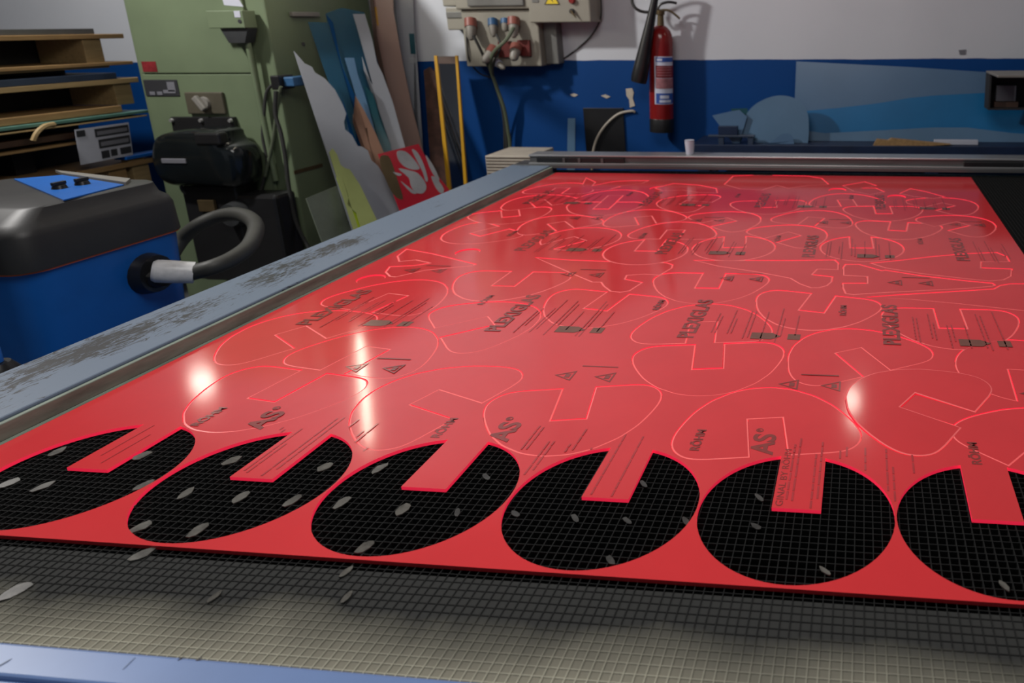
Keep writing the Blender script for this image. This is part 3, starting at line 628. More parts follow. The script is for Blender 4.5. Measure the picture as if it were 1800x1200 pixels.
# ================================================================== GREEN CABINET
K = thing('machine_cabinet', 'tall pale green steel machine cabinet behind the vacuum', 'cabinet', (-2.02, 3.3, FZ))
x0, x1, y0, y1 = -2.425, -1.605, 2.885, 3.735
B().box(x0, x1, y0, y1, FZ, 1.35, .012).obj('body', M['green'], K)
dr = B().box(x0+.035, x1-.115, y0-.016, y0-.0005, 0.487, 1.32, .004).obj('upper_door', M['green'], K)
B().box(x0+.035, x1-.115, y0-.016, y0-.0005, FZ+.10, 0.481, .004).obj('lower_door', M['green'], K)
def cf(px, py, off=.017): return UY(px, py, y0-off)
p = cf(252, 126, .018); q = cf(273, 108, .018); B().box(p.x, q.x, y0-.0185, y0-.0162, p.z, q.z).obj('red_sticker', M['lab_red'], dr)
p = cf(258, 169); q = cf(311, 140); pl = B().box(p.x, q.x, y0-.020, y0-.0162, p.z, q.z, .003).obj('data_plate', M['ink'], K)
for (a, b_, c2, d2) in ((296, 144, 306, 161), (288, 158, 308, 164), (264, 161, 272, 167), (277, 161, 285, 167)):
    p = cf(a, d2, .021); q = cf(c2, b_, .021); B().box(p.x, q.x, y0-.0225, y0-.0202, p.z, q.z, .001).obj('plate_mark', M['ink_grey'], pl)
p = cf(332, 200, .03); q = cf(390, 162, .03); sw = B().box(p.x, q.x, y0-.035, y0-.0162, p.z, q.z, .005).obj('rotary_isolator', M['isolator'], K)
c = (p+q)/2; B().cyl((c.x, y0-.035, c.z), (c.x, y0-.05, c.z), .036, .033).obj('dial', M['grey_metal'], sw, True)
B().box(c.x-.016, c.x+.016, y0-.075, y0-.05, c.z-.04, c.z+.045, .006).xf(Matrix.Translation(c) @ Matrix.Rotation(-.6, 4, 'Y') @ Matrix.Translation(-c)).obj('handle', M['grey_metal'], sw)
p = cf(367, 50, .10); q = cf(425, 18, .10); jb = B().box(p.x, q.x, y0-.10, y0-.0162, p.z, q.z, .004).obj('junction_box', M['green'], K)
B().box(q.x-.045, q.x-.012, y0-.102, y0-.0995, q.z-.035, q.z-.003).obj('label', M['paper'], jb)
B().cyl((q.x-.022, y0-.1025, q.z-.055), (q.x-.022, y0-.0995, q.z-.055), .010).obj('key_hole', M['ink'], jb, True)
B().prism([(p.x+.05, y0-.085, p.z-.001), (q.x+.0, y0-.085, p.z-.001), (q.x-.03, y0-.085, p.z-.075), (p.x+.085, y0-.085, p.z-.075)], (0, .065, 0)).obj('gland', M['steel_dark'], jb)
B().cyl((q.x-.045, y0-.05, p.z-.02), (q.x-.045, y0-.03, -.10), .014).obj('conduit', M['green'], K, True)
p = cf(390, 8); q = cf(425, -12); B().prism([cf(390, -4), cf(418, -4), cf(428, 12), cf(394, 9)], (0, .0008, 0)).obj('paper_label', M['paper'], K)
# side latch and pale boss on the right face
def sf(px, py, off=.001): return UX(px, py, x1+off)
p = sf(523, 25); B().box(x1+.0005, x1+.02, p.y-.06, p.y+.15, p.z-.012, p.z+.012, .003).obj('side_latch', M['grey_metal'], K)
B().cyl(sf(533, 77), sf(533, 77, .006), .009).obj('side_bolt', M['ink'], K, True)
p = sf(540, 297); B().box(x1+.0005, x1+.003, p.y-.10, p.y+.12, p.z-.010, p.z+.010).obj('side_label', M['brass'], K)
a = sf(492, 150, .01); cn = B().box(x1+.0005, x1+.05, a.y-.05, a.y+.06, a.z-.02, a.z+.055, .006).obj('connector', M['black'], K)
B().box(x1+.05, x1+.11, a.y-.02, a.y+.10, a.z-.005, a.z+.045, .006).obj('connector_plug', M['sock_blue'], cn)
# cables on the cabinet corner
for i, pts in enumerate(([(492, 146), (478, 150), (468, 165), (464, 200), (462, 240), (470, 285), (464, 315), (455, 345)], [(494, 152), (488, 175), (484, 215), (478, 255), (466, 310)], [(485, 160), (484, 200), (494, 235), (502, 280), (508, 330), (520, 390), (545, 440)])):
    B().tube(spline([UY(a_, b_, 2.845-(i*.012)) for a_, b_ in pts], 5), .008 if i < 2 else .010, 8).obj('cable', M['rubber'] if i != 1 else M['cable_g'], K, True)
# --- black motor bolted to the cabinet front
Mo = thing('electric_motor', 'glossy black ribbed drive motor mounted on the green cabinet front', 'motor', (-2.0, 2.8, -0.2))
p = cf(318, 262, .02); q = cf(415, 205, .02)
B().box(p.x, q.x, y0-.045, y0-.0165, p.z-.05, q.z, .004).obj('mounting_plate', M['black'], Mo)
for bx_ in (.03, .5, .97):
    c = Vector((p.x+(q.x-p.x)*bx_, y0-.046, q.z-.018)); B().cyl(c, c+Vector((0, -.012, 0)), .012, .009, 10).obj('bolt', M['alu'], Mo, True)
c = cf(412, 250, .046); B().cyl(c, c+Vector((0, -.012, 0)), .012, .009, 10).obj('bolt', M['alu'], Mo, True)
YM = 2.70
prof = [(274, 285), (272, 262), (276, 245), (286, 236), (305, 230), (330, 227), (362, 226), (392, 228), (398, 240), (408, 252), (420, 258), (428, 272), (432, 295), (432, 318), (424, 328), (400, 328), (350, 325), (318, 326), (296, 320), (282, 306)]
pp = spline([UY(a_, b_, YM) for a_, b_ in prof], 3, True)
cc = sum(pp, Vector())/len(pp)
bm_ = bmesh.new(); ring = []
for off, sc_ in ((-.055, .72), (-.045, .88), (-.02, .97), (.02, 1.0), (.10, 1.0), (.13, .93)):
    ring.append([bm_.verts.new(Vector((cc.x+(v.x-cc.x)*sc_, YM+off, cc.z+(v.z-cc.z)*sc_))) for v in pp])
for i in range(len(ring)-1):
    for k in range(len(pp)): bm_.faces.new((ring[i][k], ring[i][(k+1) % len(pp)], ring[i+1][(k+1) % len(pp)], ring[i+1][k]))
bm_.faces.new(ring[0]); bm_.faces.new(ring[-1][::-1])
bmesh.ops.recalc_face_normals(bm_, faces=bm_.faces[:])
me = bpy.data.meshes.new('motor_cover'); bm_.to_mesh(me); bm_.free(); mc_ = mobj('motor_cover', me, M['black_gloss'], Mo, True)
p = UY(285, 287, YM-.057); q = UY(326, 279, YM-.057); B().box(p.x, q.x, YM-.060, YM-.050, p.z, q.z, .003).obj('name_strip', M['ink_grey'], mc_)
p = UY(352, 254, YM-.03); q = UY(392, 232, YM-.03); B().box(p.x, q.x, YM-.062, YM, p.z, q.z, .012).obj('terminal_box', M['black'], mc_)
p = UY(430, 330, 2.78); q = UY(350, 395, 2.78)
B().box(q.x, p.x, 2.72, 2.868, q.z-.3, p.z+.02, .01).obj('motor_bracket', M['black'], Mo)  # black tone stands in for the shadow below the motor
B().tube(spline([UY(318, 326, 2.72), UY(322, 336, 2.72), UY(336, 345, 2.74), UY(352, 350, 2.78)], 5), .008, 8).obj('motor_lead', M['rubber'], Mo, True)
p = UY(335, 420, 2.70); q = UY(478, 345, 2.70)
B().box(p.x, q.x, 2.722, 2.868, p.z-.25, q.z, .02).obj('pump_body', M['black'], Mo)  # dark machinery, enlarged to stand in for shade on the cabinet front
B().cyl((p.x+.30, 2.72, q.z-.10), (p.x+.30, 2.66, q.z-.10), .07, .06).obj('pump_flange', M['steel_dark'], Mo, True)
p = UY(350, 372, 2.70); q = UY(374, 352, 2.70); B().box(p.x, q.x, 2.70, 2.7195, p.z, q.z, .003).obj('tag_plate', M['brass'], Mo)

# ================================================================== BOARD RACK (runs along the left, its long side facing us)
XR = -2.69
RK = thing('board_rack', 'wooden rack of stacked boards at the left beside the green cabinet', 'rack', (-3.0, 2.4, FZ))
def rb(name, y_, z0, z1, m, xw=.9, yend=3.10, ystart=1.45, par=RK):
    return B().box(XR-xw, XR+y_, ystart, yend, z0, z1, .003).obj(name, m, par)
def zR(px, py): return UX(px, py, XR).z
bz = [(zR(225, 67), zR(225, 59)), (zR(232, 113), zR(232, 107)), (zR(236, 145), zR(236, 136)), (zR(195, 199), zR(195, 187)), (zR(235, 292), zR(235, 283))]
for i, (a, b_) in enumerate(bz):
    rb('shelf_board', 0, a, b_, M['wood'] if i != 2 else M['wood_pale'], yend=UX(226+(i == 1)*6+(i == 2)*9-(i == 3)*32+(i == 4)*8, 100, XR).y)
def upr(px, z0, z1): 
    y_ = UX(px, 90, XR).y; B().box(XR-.31, XR-.02, y_-.10, y_, z0, z1, .003).obj('end_block', M['wood_pale'], RK)
upr(187, bz[1][1], bz[0][0]); upr(222, bz[3][1], bz[2][0]); upr(222, bz[4][1]-.4, bz[4][0])
B().box(XR-.9, XR-.32, 1.45, 3.0, bz[4][1], bz[0][0]).obj('rack_shade_block', M['dark_in'], RK)  # dark block added to paint the shade between the rack boards
for y_ in (1.5, 2.85): B().box(XR-.8, XR-.02, y_, y_+.1, FZ, bz[4][0], .003).obj('foot_post', M['wood'], RK)
for y_ in (1.5,): B().box(XR-.5, XR-.02, y_, y_+.1, bz[4][1], bz[0][0], .003).obj('end_block', M['wood_pale'], RK)
def stored(name, m, z0, h, label, xo=0.0, yend=3.05, ys=1.65, xw=.30, cat='sheet'):
    return tag(B().box(XR-xw, XR+xo, ys, yend, z0, z0+h, .002).obj(name, m), label, cat, 'sheets stored on the rack')
stored('stored_sheet', M['grey_sheet'], bz[0][1]+.0005, .030, 'thick grey sheet on top of the wooden rack', -.02, 2.95)
stored('stored_sheet', M['wood_pale'], bz[1][0]-.012, .011, 'thin pale board just under the second shelf of the rack', -.03, 3.0)
stored('stored_sheet', M['navy_sheet'], bz[2][1]+.0005, .034, 'navy blue sheet pile lying on the third rack shelf', .0, 3.0)
stored('stored_sheet', M['teal_sheet'], zR(236, 200), .016, 'teal sheet under the fourth rack shelf, sticking out', .03, 3.12)
stored('stored_sheet', M['wood_pale'], zR(236, 204)-.006, .008, 'pale thin board directly below the teal sheet', .03, 3.1)
stored('stored_sheet', M['brown_sheet'], zR(120, 245), .03, 'dark brown sheets in the lower part of the rack', -.01, 2.75)
stored('stored_sheet', M['wood'], zR(120, 252)-.012, .012, 'brown edged board below the dark brown sheets in rack', .0, 2.75)
stored('stored_sheet', M['vac_blue'], zR(240, 277), .018, 'narrow blue bar on the lowest visible rack shelf', .02, 3.30, 2.93, .06)
B().box(XR-.04, XR, 2.95, 3.05, bz[4][1], zR(240, 277)-.0005).obj('spacer', M['wood'], RK)
B().box(XR-.31, XR-.22, 2.55, 2.65, bz[4][1], zR(236, 204)-.006).obj('spacer', M['dark_in'], RK)  # both rear spacers coloured near-black as part of the rack shade
B().box(XR-.31, XR-.22, 1.6, 1.7, bz[4][1], zR(236, 204)-.006).obj('spacer', M['dark_in'], RK)
tag(B().tube(spline([UX(95, 218, XR+.04), UX(78, 222, XR+.05), UX(65, 233, XR+.05), UX(58, 247, XR+.04)], 5), .012, 6).obj('peeled_strip', M['wood_pale']), 'curled pale strip peeling from a rack board', 'strip')
npx = [(131, 228), (226, 215), (234, 272), (142, 290)]
PN = tag(B().prism([UX(a, b_, XR+.036) for a, b_ in npx], (-.0015, 0, 0)).obj('notice_sheet', M['paper']), 'white printed notice with black text blocks hanging on the rack', 'notice')
def nq(u, v): # bilinear on notice
    a, b_, c2, d2 = [UX(x_, y_, XR+.0365) for x_, y_ in npx]; return (a*(1-u)+b_*u)*(1-v)+(d2*(1-u)+c2*u)*v
for u0, v0, u1, v1, m in ((.02, .04, .17, .22, 'ink'), (.34, .06, .98, .30, 'ink'), (.38, .38, .98, .64, 'ink'), (.40, .72, .55, .94, 'ink'), (.58, .72, .70, .92, 'ink'), (.76, .72, .98, .92, 'ink')):
    pr = B().prism([nq(u0, v0), nq(u1, v0), nq(u1, v1), nq(u0, v1)], (.001, 0, 0)).obj('print_block', M[m], PN)
for u0, v0, u1, v1 in ((.38, .14, .95, .25), (.42, .46, .95, .58)):
    B().prism([nq(u0, v0)+Vector((.001, 0, 0)), nq(u1, v0)+Vector((.001, 0, 0)), nq(u1, v1)+Vector((.001, 0, 0)), nq(u0, v1)+Vector((.001, 0, 0))], (.0006, 0, 0)).obj('print_line', M['ink_grey'], PN)

# ================================================================== VACUUM
XV = -1.0
V = thing('industrial_vacuum', 'blue industrial vacuum with black lid and hose port left of the table', 'vacuum', (-1.35, 1.3, FZ))
yv0, yv1 = 1.06, 1.57; xv0 = -1.70
zb = 0.0
def rbox(x0, x1, y0, y1, z, r, n=6):
    out = []
    for cx_, cy_, a_ in ((x1-r, y1-r, 0), (x0+r, y1-r, PI/2), (x0+r, y0+r, PI), (x1-r, y0+r, 3*PI/2)):
        for i in range(n+1): t_ = a_+PI/2*i/n; out.append(Vector((cx_+r*math.cos(t_), cy_+r*math.sin(t_), z)))
    return out
def loft(rings):
    b = B(); vv = [[b.bm.verts.new(p) for p in r] for r in rings]; n = len(rings[0])
    for i in range(len(vv)-1):
        for k in range(n): b.bm.faces.new((vv[i][k], vv[i][(k+1) % n], vv[i+1][(k+1) % n], vv[i+1][k]))
    b.bm.faces.new(vv[0][::-1]); b.bm.faces.new(vv[-1]); return b
loft([rbox(xv0+.05, XV-.05, yv0+.04, yv1-.02, FZ+.1, .08), rbox(xv0+.02, XV-.03, yv0+.02, yv1+.02, -.55, .08), rbox(xv0, XV, yv0, yv1+.04, -.02, .08), rbox(xv0, XV, yv0, yv1+.04, zb-.007, .08)]).obj('tank', M['vac_blue'], V, True)
loft([rbox(xv0-.008, XV+.008, yv0-.008, yv1+.045, zb-.0065, .075), rbox(xv0-.008, XV+.008, yv0-.008, yv1+.045, zb-.001, .075)]).obj('seal_band', M['orange'], V, True)
loft([rbox(xv0-.012, XV+.012, yv0-.012, yv1+.045, zb, .07), rbox(xv0-.010, XV+.008, yv0-.010, yv1+.042, zb+.105, .07), rbox(xv0-.006, XV+.000, yv0-.002, yv1+.036, zb+.128, .07), rbox(xv0+.008, XV-.018, yv0+.022, yv1+.022, zb+.144, .07), rbox(xv0+.045, XV-.030, yv0+.075, yv1+.005, zb+.181, .05), rbox(xv0+.06, XV-.040, yv0+.09, yv1, zb+.186, .05)]).obj('lid', M['vac_lid'], V, True)
pz = zb+.1865
pn = [UZ(25, 316, pz), UZ(112, 353, pz), UZ(218, 326, pz), UZ(110, 309, pz)]
cp = B().prism(pn, (0, 0, .004)).obj('control_panel', M['vac_panel'], V)
for px, py in ((105, 331), (145, 324)):
    c = UZ(px, py, pz+.004); kn = B().cyl(c, c+Vector((0, 0, .012)), .022, .018, 14).obj('knob', M['black'], cp, True)
    B().box(c.x-.006, c.x+.006, c.y-.022, c.y+.022, pz+.016, pz+.028, .002).obj('knob_grip', M['black'], kn)
B().prism([UZ(98, 303, pz), UZ(110, 308, pz), UZ(222, 325, pz), UZ(230, 318, pz)], (0, 0, .010)).obj('lid_trim', M['grey_metal'], V)
B().box(xv0+.1, XV-.3, yv0-.016, yv0-.006, zb+.008, zb+.03).obj('lid_catch', M['black'], V)
# hose port
hp = UX(262, 480, XV); hp = Vector((XV, hp.y, hp.z))
fl = B().cyl((XV-.01, hp.y, hp.z), (XV+.035, hp.y, hp.z), .076, .066).obj('hose_port', M['black'], V, True)
dirh = Vector((1, 0.9, -.02)).normalized()
h1_ = Vector((XV+.03, hp.y, hp.z)); 
e0 = UX(268, 476, XV+.05); e1 = UX(342, 479, XV+.14)
B().tube([h1_-Vector((.01, 0, 0)), h1_+Vector((.015, .0, 0)), e0+Vector((.0, .02, 0))], [.056, .050, .041], 18).obj('port_elbow', M['black'], fl, True)
B().tube([e0, e0+(e1-e0)*.1, e0+(e1-e0)*.5, e1], [.034, .041, .041, .039], 18).obj('taped_cuff', M['cuff'], V, True)
hpts = [e1-(e1-e0)*.05, UX(372, 470, -.80), UX(408, 455, -.78), UX(438, 432, -.80), UX(450, 402, -.88), UX(440, 384, -1.0), UX(415, 376, -1.12), UX(385, 380, -1.22), UX(350, 395, -1.30), UX(322, 418, -1.38), UX(300, 450, -1.40)]
B().tube(spline(hpts, 8), .029, 14).obj('hose', M['hose'], V, True)
for cx_, cy_ in ((xv0+.12, yv0+.08), (XV-.12, yv0+.08), (xv0+.12, yv1-.06), (XV-.12, yv1-.06)):
    B().cyl((cx_-.015, cy_, FZ+.05), (cx_+.015, cy_, FZ+.05), .05).obj('castor', M['rubber'], V, True)
# small bottle like thing at the lower left of the vacuum
TB = thing('hand_tool', 'dark tool with blue cap peeking behind the table rail at far left', 'tool', (-.57, UX(4, 645, -.55).y, FZ))
c = UX(4, 645, -.55)
B().tube([Vector((c.x-.02, c.y, FZ)), c+Vector((-.02, 0, -.02)), c+Vector((-.02, 0, .01))], [.05, .05, .03], 16).obj('body', M['black'], TB, True)
B().tube([c+Vector((-.02, 0, .011)), c+Vector((-.02, 0, .05)), c+Vector((-.02, 0, .06))], [.018, .018, .010], 12).obj('cap', M['vac_panel'], TB, True)

# ================================================================== OFFCUTS LEANING AGAINST THE CABINET SIDE
def lean(name, px, n, p0, th, m, label, cat='acrylic offcut', ext=2, down=None, group='offcuts leaning beside the cabinet'):
    """px: outline; the last `ext` points are the hidden lower edge and run on down the plane to the floor"""
    n = Vector(n).normalized(); pts = [UPL(x_, y_, n, p0) for x_, y_ in px]
    dv = Vector((0, 0, -1)) - n*(Vector((0, 0, -1)).dot(n)); dv.normalize()
    for i in range(ext):
        p = pts[-1-i]; pts[-1-i] = p+dv*((FZ+.002-p.z)/dv.z)
    off = n*th
    o = B().prism(pts, off).obj(name, m); tag(o, label, cat, group); return o
NX = (1, -0.6, 0.42)
def pl(d): return (-1.575+d, 2.93, 0.5)
lean('acrylic_offcut', [(541, 39), (575, 40), (572, 24), (600, 14), (640, 22), (650, 60), (664, 110), (690, 300), (640, 300)], NX, pl(.012), .003, M['blue_clear'], 'large clear blue acrylic offcut leaning on the cabinet side')
lean('acrylic_offcut', [(573, 26), (585, 40), (596, 95), (602, 120), (622, 165), (640, 200), (655, 300), (628, 300), (600, 170), (590, 120), (575, 55)], NX, pl(.022), .004, M['blue_deep'], 'narrow deep blue acrylic strip over the clear blue offcut')
lean('acrylic_offcut', [(620, 25), (641, 25), (654, 70), (662, 110), (672, 130), (690, 180), (712, 260), (735, 340), (690, 340), (672, 235), (658, 205), (665, 180), (655, 150), (640, 125), (636, 100), (646, 92), (630, 60)], NX, pl(.034), .004, M['white_acr'], 'whitish ragged acrylic offcut with a torn left edge')
lean('acrylic_offcut', [(606, 102), (622, 102), (628, 130), (640, 165), (668, 260), (655, 275), (625, 185), (616, 155)], NX, pl(.046), .004, M['blue_pale'], 'pale blue acrylic strip in front of the white ragged one', ext=2)
lean('acrylic_offcut', [(640, 150), (655, 165), (668, 215), (686, 255), (700, 330), (640, 330), (622, 200), (628, 175)], NX, pl(.054), .004, M['teal_acr'], 'dark teal acrylic offcut between the blue and white ones')
lean('acrylic_offcut', [(624, 168), (640, 195), (660, 235), (674, 268), (690, 340), (668, 340), (655, 285), (645, 225), (630, 228), (620, 215), (620, 200), (630, 195), (618, 190)], NX, pl(.066), .004, M['peach_o'], 'peach orange acrylic offcut with a curled left edge')
lean('acrylic_offcut', [(516, 90), (528, 104), (535, 112), (548, 118), (553, 128), (570, 138), (588, 158), (602, 185), (608, 200), (604, 215), (606, 228), (618, 238), (628, 257), (636, 258), (646, 265), (652, 282), (664, 292), (700, 352), (712, 380), (690, 400), (660, 400), (600, 262), (570, 200), (540, 145)], NX, pl(.10), .006, M['white_acr'], 'large white acrylic offcut with a wavy right edge and pointed tip', ext=3)
lean('acrylic_offcut', [(578, 268), (584, 261), (592, 272), (598, 290), (606, 296), (614, 298), (632, 325), (650, 362), (668, 400), (640, 420), (626, 375), (610, 360), (612, 345), (600, 310), (595, 290), (583, 280)], NX, pl(.15), .006, M['lime'], 'pale lime yellow acrylic offcut with a broken top')
lean('acrylic_offcut', [(591, 312), (600, 308), (610, 318), (634, 372), (650, 402), (632, 402), (610, 345)], NX, pl(.135), .008, M['lime_edge'], 'bright yellow green acrylic strip behind the pale lime one')
lean('acrylic_offcut', [(537, 349), (590, 327), (604, 350), (640, 400), (620, 430), (570, 430)], (1, -.25, .25), (-1.28, 2.75, -.25), .006, M['olive_panel'], 'square olive grey panel standing lowest beside the cabinet')
# red and silver flame panel
RP = thing('patterned_panel', 'red panel with silver flame shapes leaning above the table rail', 'acrylic panel', (-1.0, 3.0, FZ), 'offcuts leaning beside the cabinet')
npl = Vector((1, -.5, .40)).normalized(); pp0 = (-1.06, 3.05, 0.0)
def rp(px, off, th, nm, m, par=RP, ext=0):
    pts = [UPL(x_, y_, npl, Vector(pp0)+npl*off) for x_, y_ in px]
    if ext:
        dv = Vector((0, 0, -1)) - npl*(Vector((0, 0, -1)).dot(npl)); dv.normalize()
        for i in range(ext): pts[-1-i] = pts[-1-i]+dv*((FZ+.002-pts[-1-i].z)/dv.z)
    return B().prism(pts, npl*th).obj(nm, m, par)
pan = rp([(664, 271), (700, 262), (735, 253), (745, 272), (765, 305), (788, 332), (800, 352), (760, 380), (715, 380)], 0, .005, 'panel', M['red_gloss'], RP, 3)
def rpe(px, nm, m):
    pts = [(p.x, p.y) for p in spline([(x_, y_, 0) for x_, y_ in px], 3, True)]; return rp(pts, .0052, .0008, nm, m, pan)
rpe([(698, 266), (712, 266), (724, 276), (735, 290), (737, 297), (725, 298), (710, 292), (700, 280)], 'silver_flame', M['silver'])
rpe([(700, 296), (722, 300), (735, 305), (747, 320), (749, 332), (742, 340), (730, 338), (722, 326), (718, 312)], 'silver_flame', M['silver'])
rpe([(724, 264), (734, 268), (745, 290), (752, 315), (748, 318), (742, 300)], 'silver_flame', M['silver'])
rpe([(748, 272), (762, 292), (772, 314), (768, 316), (756, 296)], 'silver_flame', M['silver'])
rpe([(758, 310), (768, 314), (780, 332), (776, 340), (766, 330)], 'silver_flame', M['silver'])
rpe([(668, 276), (682, 274), (690, 290), (700, 320), (708, 350), (690, 340), (672, 300)], 'silver_flame', M['brass'])
rpe([(690, 302), (706, 306), (700, 309)], 'silver_flame', M['silver'])
rpe([(704, 318), (720, 330), (732, 340), (722, 338)], 'silver_flame', M['silver'])
# tall sheets on the back wall
NW = (0, -1, 0.10)
lean('tall_sheet', [(645, -60), (690, -60), (692, 20), (708, 110), (725, 190), (738, 240), (760, 330), (700, 330), (672, 140), (655, 60)], (0.3, -1, 0.10), (-1.35, 3.60, .3), .006, M['peach'], 'tall peach film covered sheet against the wall', 'sheet')
lean('tall_sheet', [(644, -60), (650, -60), (662, 60), (676, 130), (690, 190), (684, 190), (668, 130), (655, 70)], (0.3, -1, 0.10), (-1.35, 3.57, .3), .004, M['brown_sheet'], 'dark brown sheet edge left of the tall peach sheet', 'sheet')
wt = lean('tall_sheet', [(688, -60), (724, -60), (728, 40), (733, 100), (740, 200), (748, 330), (712, 330), (706, 100)], (0.25, -1, 0.08), (-1.3, 3.68, .3), .004, M['white_acr'], 'tall white sheet right of the peach one with a green mark', 'sheet')
def onpl(px): 
    n = Vector((0.25, -1, 0.08)).normalized(); return [UPL(x_, y_, n, Vector((-1.3, 3.68, .3))+n*.0042) for x_, y_ in px]
B().prism(onpl([(719, 59), (728, 59), (731, 95), (722, 95)]), Vector((0, -.001, 0))).obj('green_mark', M['teal_acr'], wt)
B().prism(onpl([(718, 101), (731, 101), (732, 110), (719, 110)]), Vector((0, -.001, 0))).obj('grey_mark', M['grey_acr'], wt)
po = lean('orange_mark_strip', [(658, 12), (662, 12), (666, 45), (663, 45)], (0.3, -1, 0.10), (-1.35, 3.594, .3), .001, M['yellow'], 'short orange tape mark on the tall peach sheet', 'tape mark', ext=0)
lean('rusty_board', [(748, 124), (758, 118), (768, 128), (776, 200), (790, 340), (768, 340), (756, 240)], NW, (-1.1, 3.66, .3), .02, M['rust'], 'narrow rusty brown board between white sheet and yellow edged mirror', 'board')
# yellow edged mirror sheet
MS = thing('mirror_sheet', 'narrow mirror sheet with yellow edges leaning on the blue wall', 'mirror', (-1.0, 3.5, FZ), None)
nm_ = Vector((0, -1, 0.14)).normalized(); m0 = Vector((-1, 3.58, .55))
def ms(px, off, th, nm, m):
    pts = [UPL(x_, y_, nm_, m0+nm_*off) for x_, y_ in px]; dv = Vector((0, 0, -1)) - nm_*(Vector((0, 0, -1)).dot(nm_)); dv.normalize()
    for i in (2, 3):
        p = pts[i]; pts[i] = p+dv*((FZ+.002-p.z)/dv.z)
    return B().prism(pts, nm_*th).obj(nm, m, MS)
ms([(769, 99), (803, 99), (824, 325), (801, 325)], 0, .006, 'glass', M['mirror'])
ms([(765, 98), (770, 98), (804, 325), (797, 325)], 0, .014, 'edge_strip', M['yellow'])
ms([(802, 98), (806, 98), (828, 322), (822, 322)], 0, .014, 'edge_strip', M['yellow'])
p_ = [UPL(x_, y_, nm_, m0+nm_*.0065) for x_, y_ in ((770, 99), (802, 99), (804, 112), (771, 112))]
B().prism(p_, nm_*.004).obj('top_cap', M['brown_sheet'], MS)
# white perforated bin behind the rail
p = UY(856, 306, 3.1); q = UY(905, 274, 3.1)
PB = thing('wire_bin', 'pale perforated bin behind the far left table corner', 'bin', ((p.x+q.x)/2, 3.25, FZ))
B().box(p.x, q.x+.1, 3.1, 3.4, FZ, q.z, .004).obj('bin_body', M['cable_w'], PB)
for i in range(9): 
    zz = q.z-.012-i*.018
    B().box(p.x+.005, q.x+.09, 3.0975, 3.0995, zz-.002, zz+.002).obj('perforation_row', M['brown_sheet'], PB)

# ================================================================== BENCH AND SHEETS AT RIGHT
zt = UY(1500, 256, 3.38).z
BN = thing('work_bench', 'dark navy bench along the blue wall behind the gantry', 'bench', (1.7, 3.45, FZ))
B().box(UY(1215, 257, 3.38).x, 3.2, 3.38, WY-.01, zt-.06, zt, .003).obj('bench_top', M['bench'], BN)
for xx in (UY(1215, 257, 3.38).x+.03, 1.9, 3.1):
    B().box(xx, xx+.07, 3.40, 3.47, FZ, zt-.0605).box(xx, xx+.07, 3.6, 3.67, FZ, zt-.0605).obj('leg', M['bench'], BN)
def bl(name, px, Yb, k, th, m, label, cat='sheet', ext=True, base_z=None):
    """sheet standing on the bench and leaning back: plane through y=Yb at bench height with slope k"""
    n = Vector((0, -1, k)).normalized(); p0 = Vector((1.5, Yb, zt)); pts = [UPL(x_, y_, n, p0) for x_, y_ in px]
    if ext:
        dv = Vector((0, 0, -1)) - n*(Vector((0, 0, -1)).dot(n)); dv.normalize()
        for i in (1, 2): pts[-i] = pts[-i]+dv*((zt+.001-pts[-i].z)/dv.z)
    return tag(B().prism(pts, n*th).obj(name, m), label, cat, 'sheets on the bench')
bl('film_sheet', [(1400, 108), (1500, 113), (1600, 118), (1735, 127), (1830, 132), (1830, 262), (1394, 262)], 3.62, .18, .004, M['film_blue'], 'large pale blue film covered sheet leaning on the wall')
bl('film_sheet', [(1406, 196), (1470, 190), (1540, 182), (1600, 172), (1640, 168), (1735, 163), (1830, 160), (1830, 250), (1400, 250)], 3.585, .18, .003, M['film_sky'], 'sky blue sheet with a curved upper edge, second on the bench')
bl('film_sheet', [(1406, 228), (1450, 234), (1550, 229), (1640, 224), (1700, 224), (1780, 234), (1830, 237), (1830, 262), (1360, 262)], 3.54, .18, .003, M['film_haze'], 'low hazy sheet with a wavy top in front of the sky blue one')
arc = [(p.x, p.y) for p in spline([(1298, 236, 0), (1305, 215, 0), (1316, 195, 0), (1333, 180, 0), (1360, 169, 0), (1385, 169, 0), (1405, 178, 0), (1420, 200, 0), (1422, 235, 0)], 4)]
bl('domed_offcut', arc+[(1420, 262), (1330, 262)], 3.46, .15, .004, M['film_haze'], 'hazy domed offcut standing at the left end of the bench')
arc = [(p.x, p.y) for p in spline([(1345, 256, 0), (1362, 245, 0), (1376, 235, 0), (1390, 237, 0), (1396, 250, 0)], 4)]
bl('curled_offcut', arc+[(1396, 262), (1340, 262)], 3.42, .1, .003, M['film_blue'], 'small curled blue offcut at the foot of the domed one')
bl('crumpled_film', [(1252, 203), (1283, 196), (1300, 193), (1313, 205), (1300, 250), (1288, 250)], 3.44, .12, .004, M['film_blue'], 'crumpled pale film left of the domed offcut')
bl('crumpled_film', [(1285, 191), (1314, 190), (1316, 215), (1302, 240), (1300, 222)], 3.47, .12, .004, M['teal_acr'], 'dark blue green film scrap behind the crumpled pale film')
def bb(name, x0, y0, x1, Yf, dy, m, label, cat, ztop=None, bev=.003):
    p = UY(x0, 250, Yf); q = UY(x1, y0, Yf); return tag(B().box(p.x, q.x, Yf, Yf+dy, zt+.0005, q.z, bev).obj(name, m), label, cat)
b = B(); p = UY(1245, 252, 3.385); q = UY(1326, 238, 3.385)
BS = thing('step_block', 'dark blue grey bent metal bracket at the left end of the bench', 'bracket', (p.x+.1, 3.41, zt))
B().box(p.x, q.x, 3.385, 3.425, q.z-.012, q.z, .002).obj('shelf', M['navy_sheet'], BS)
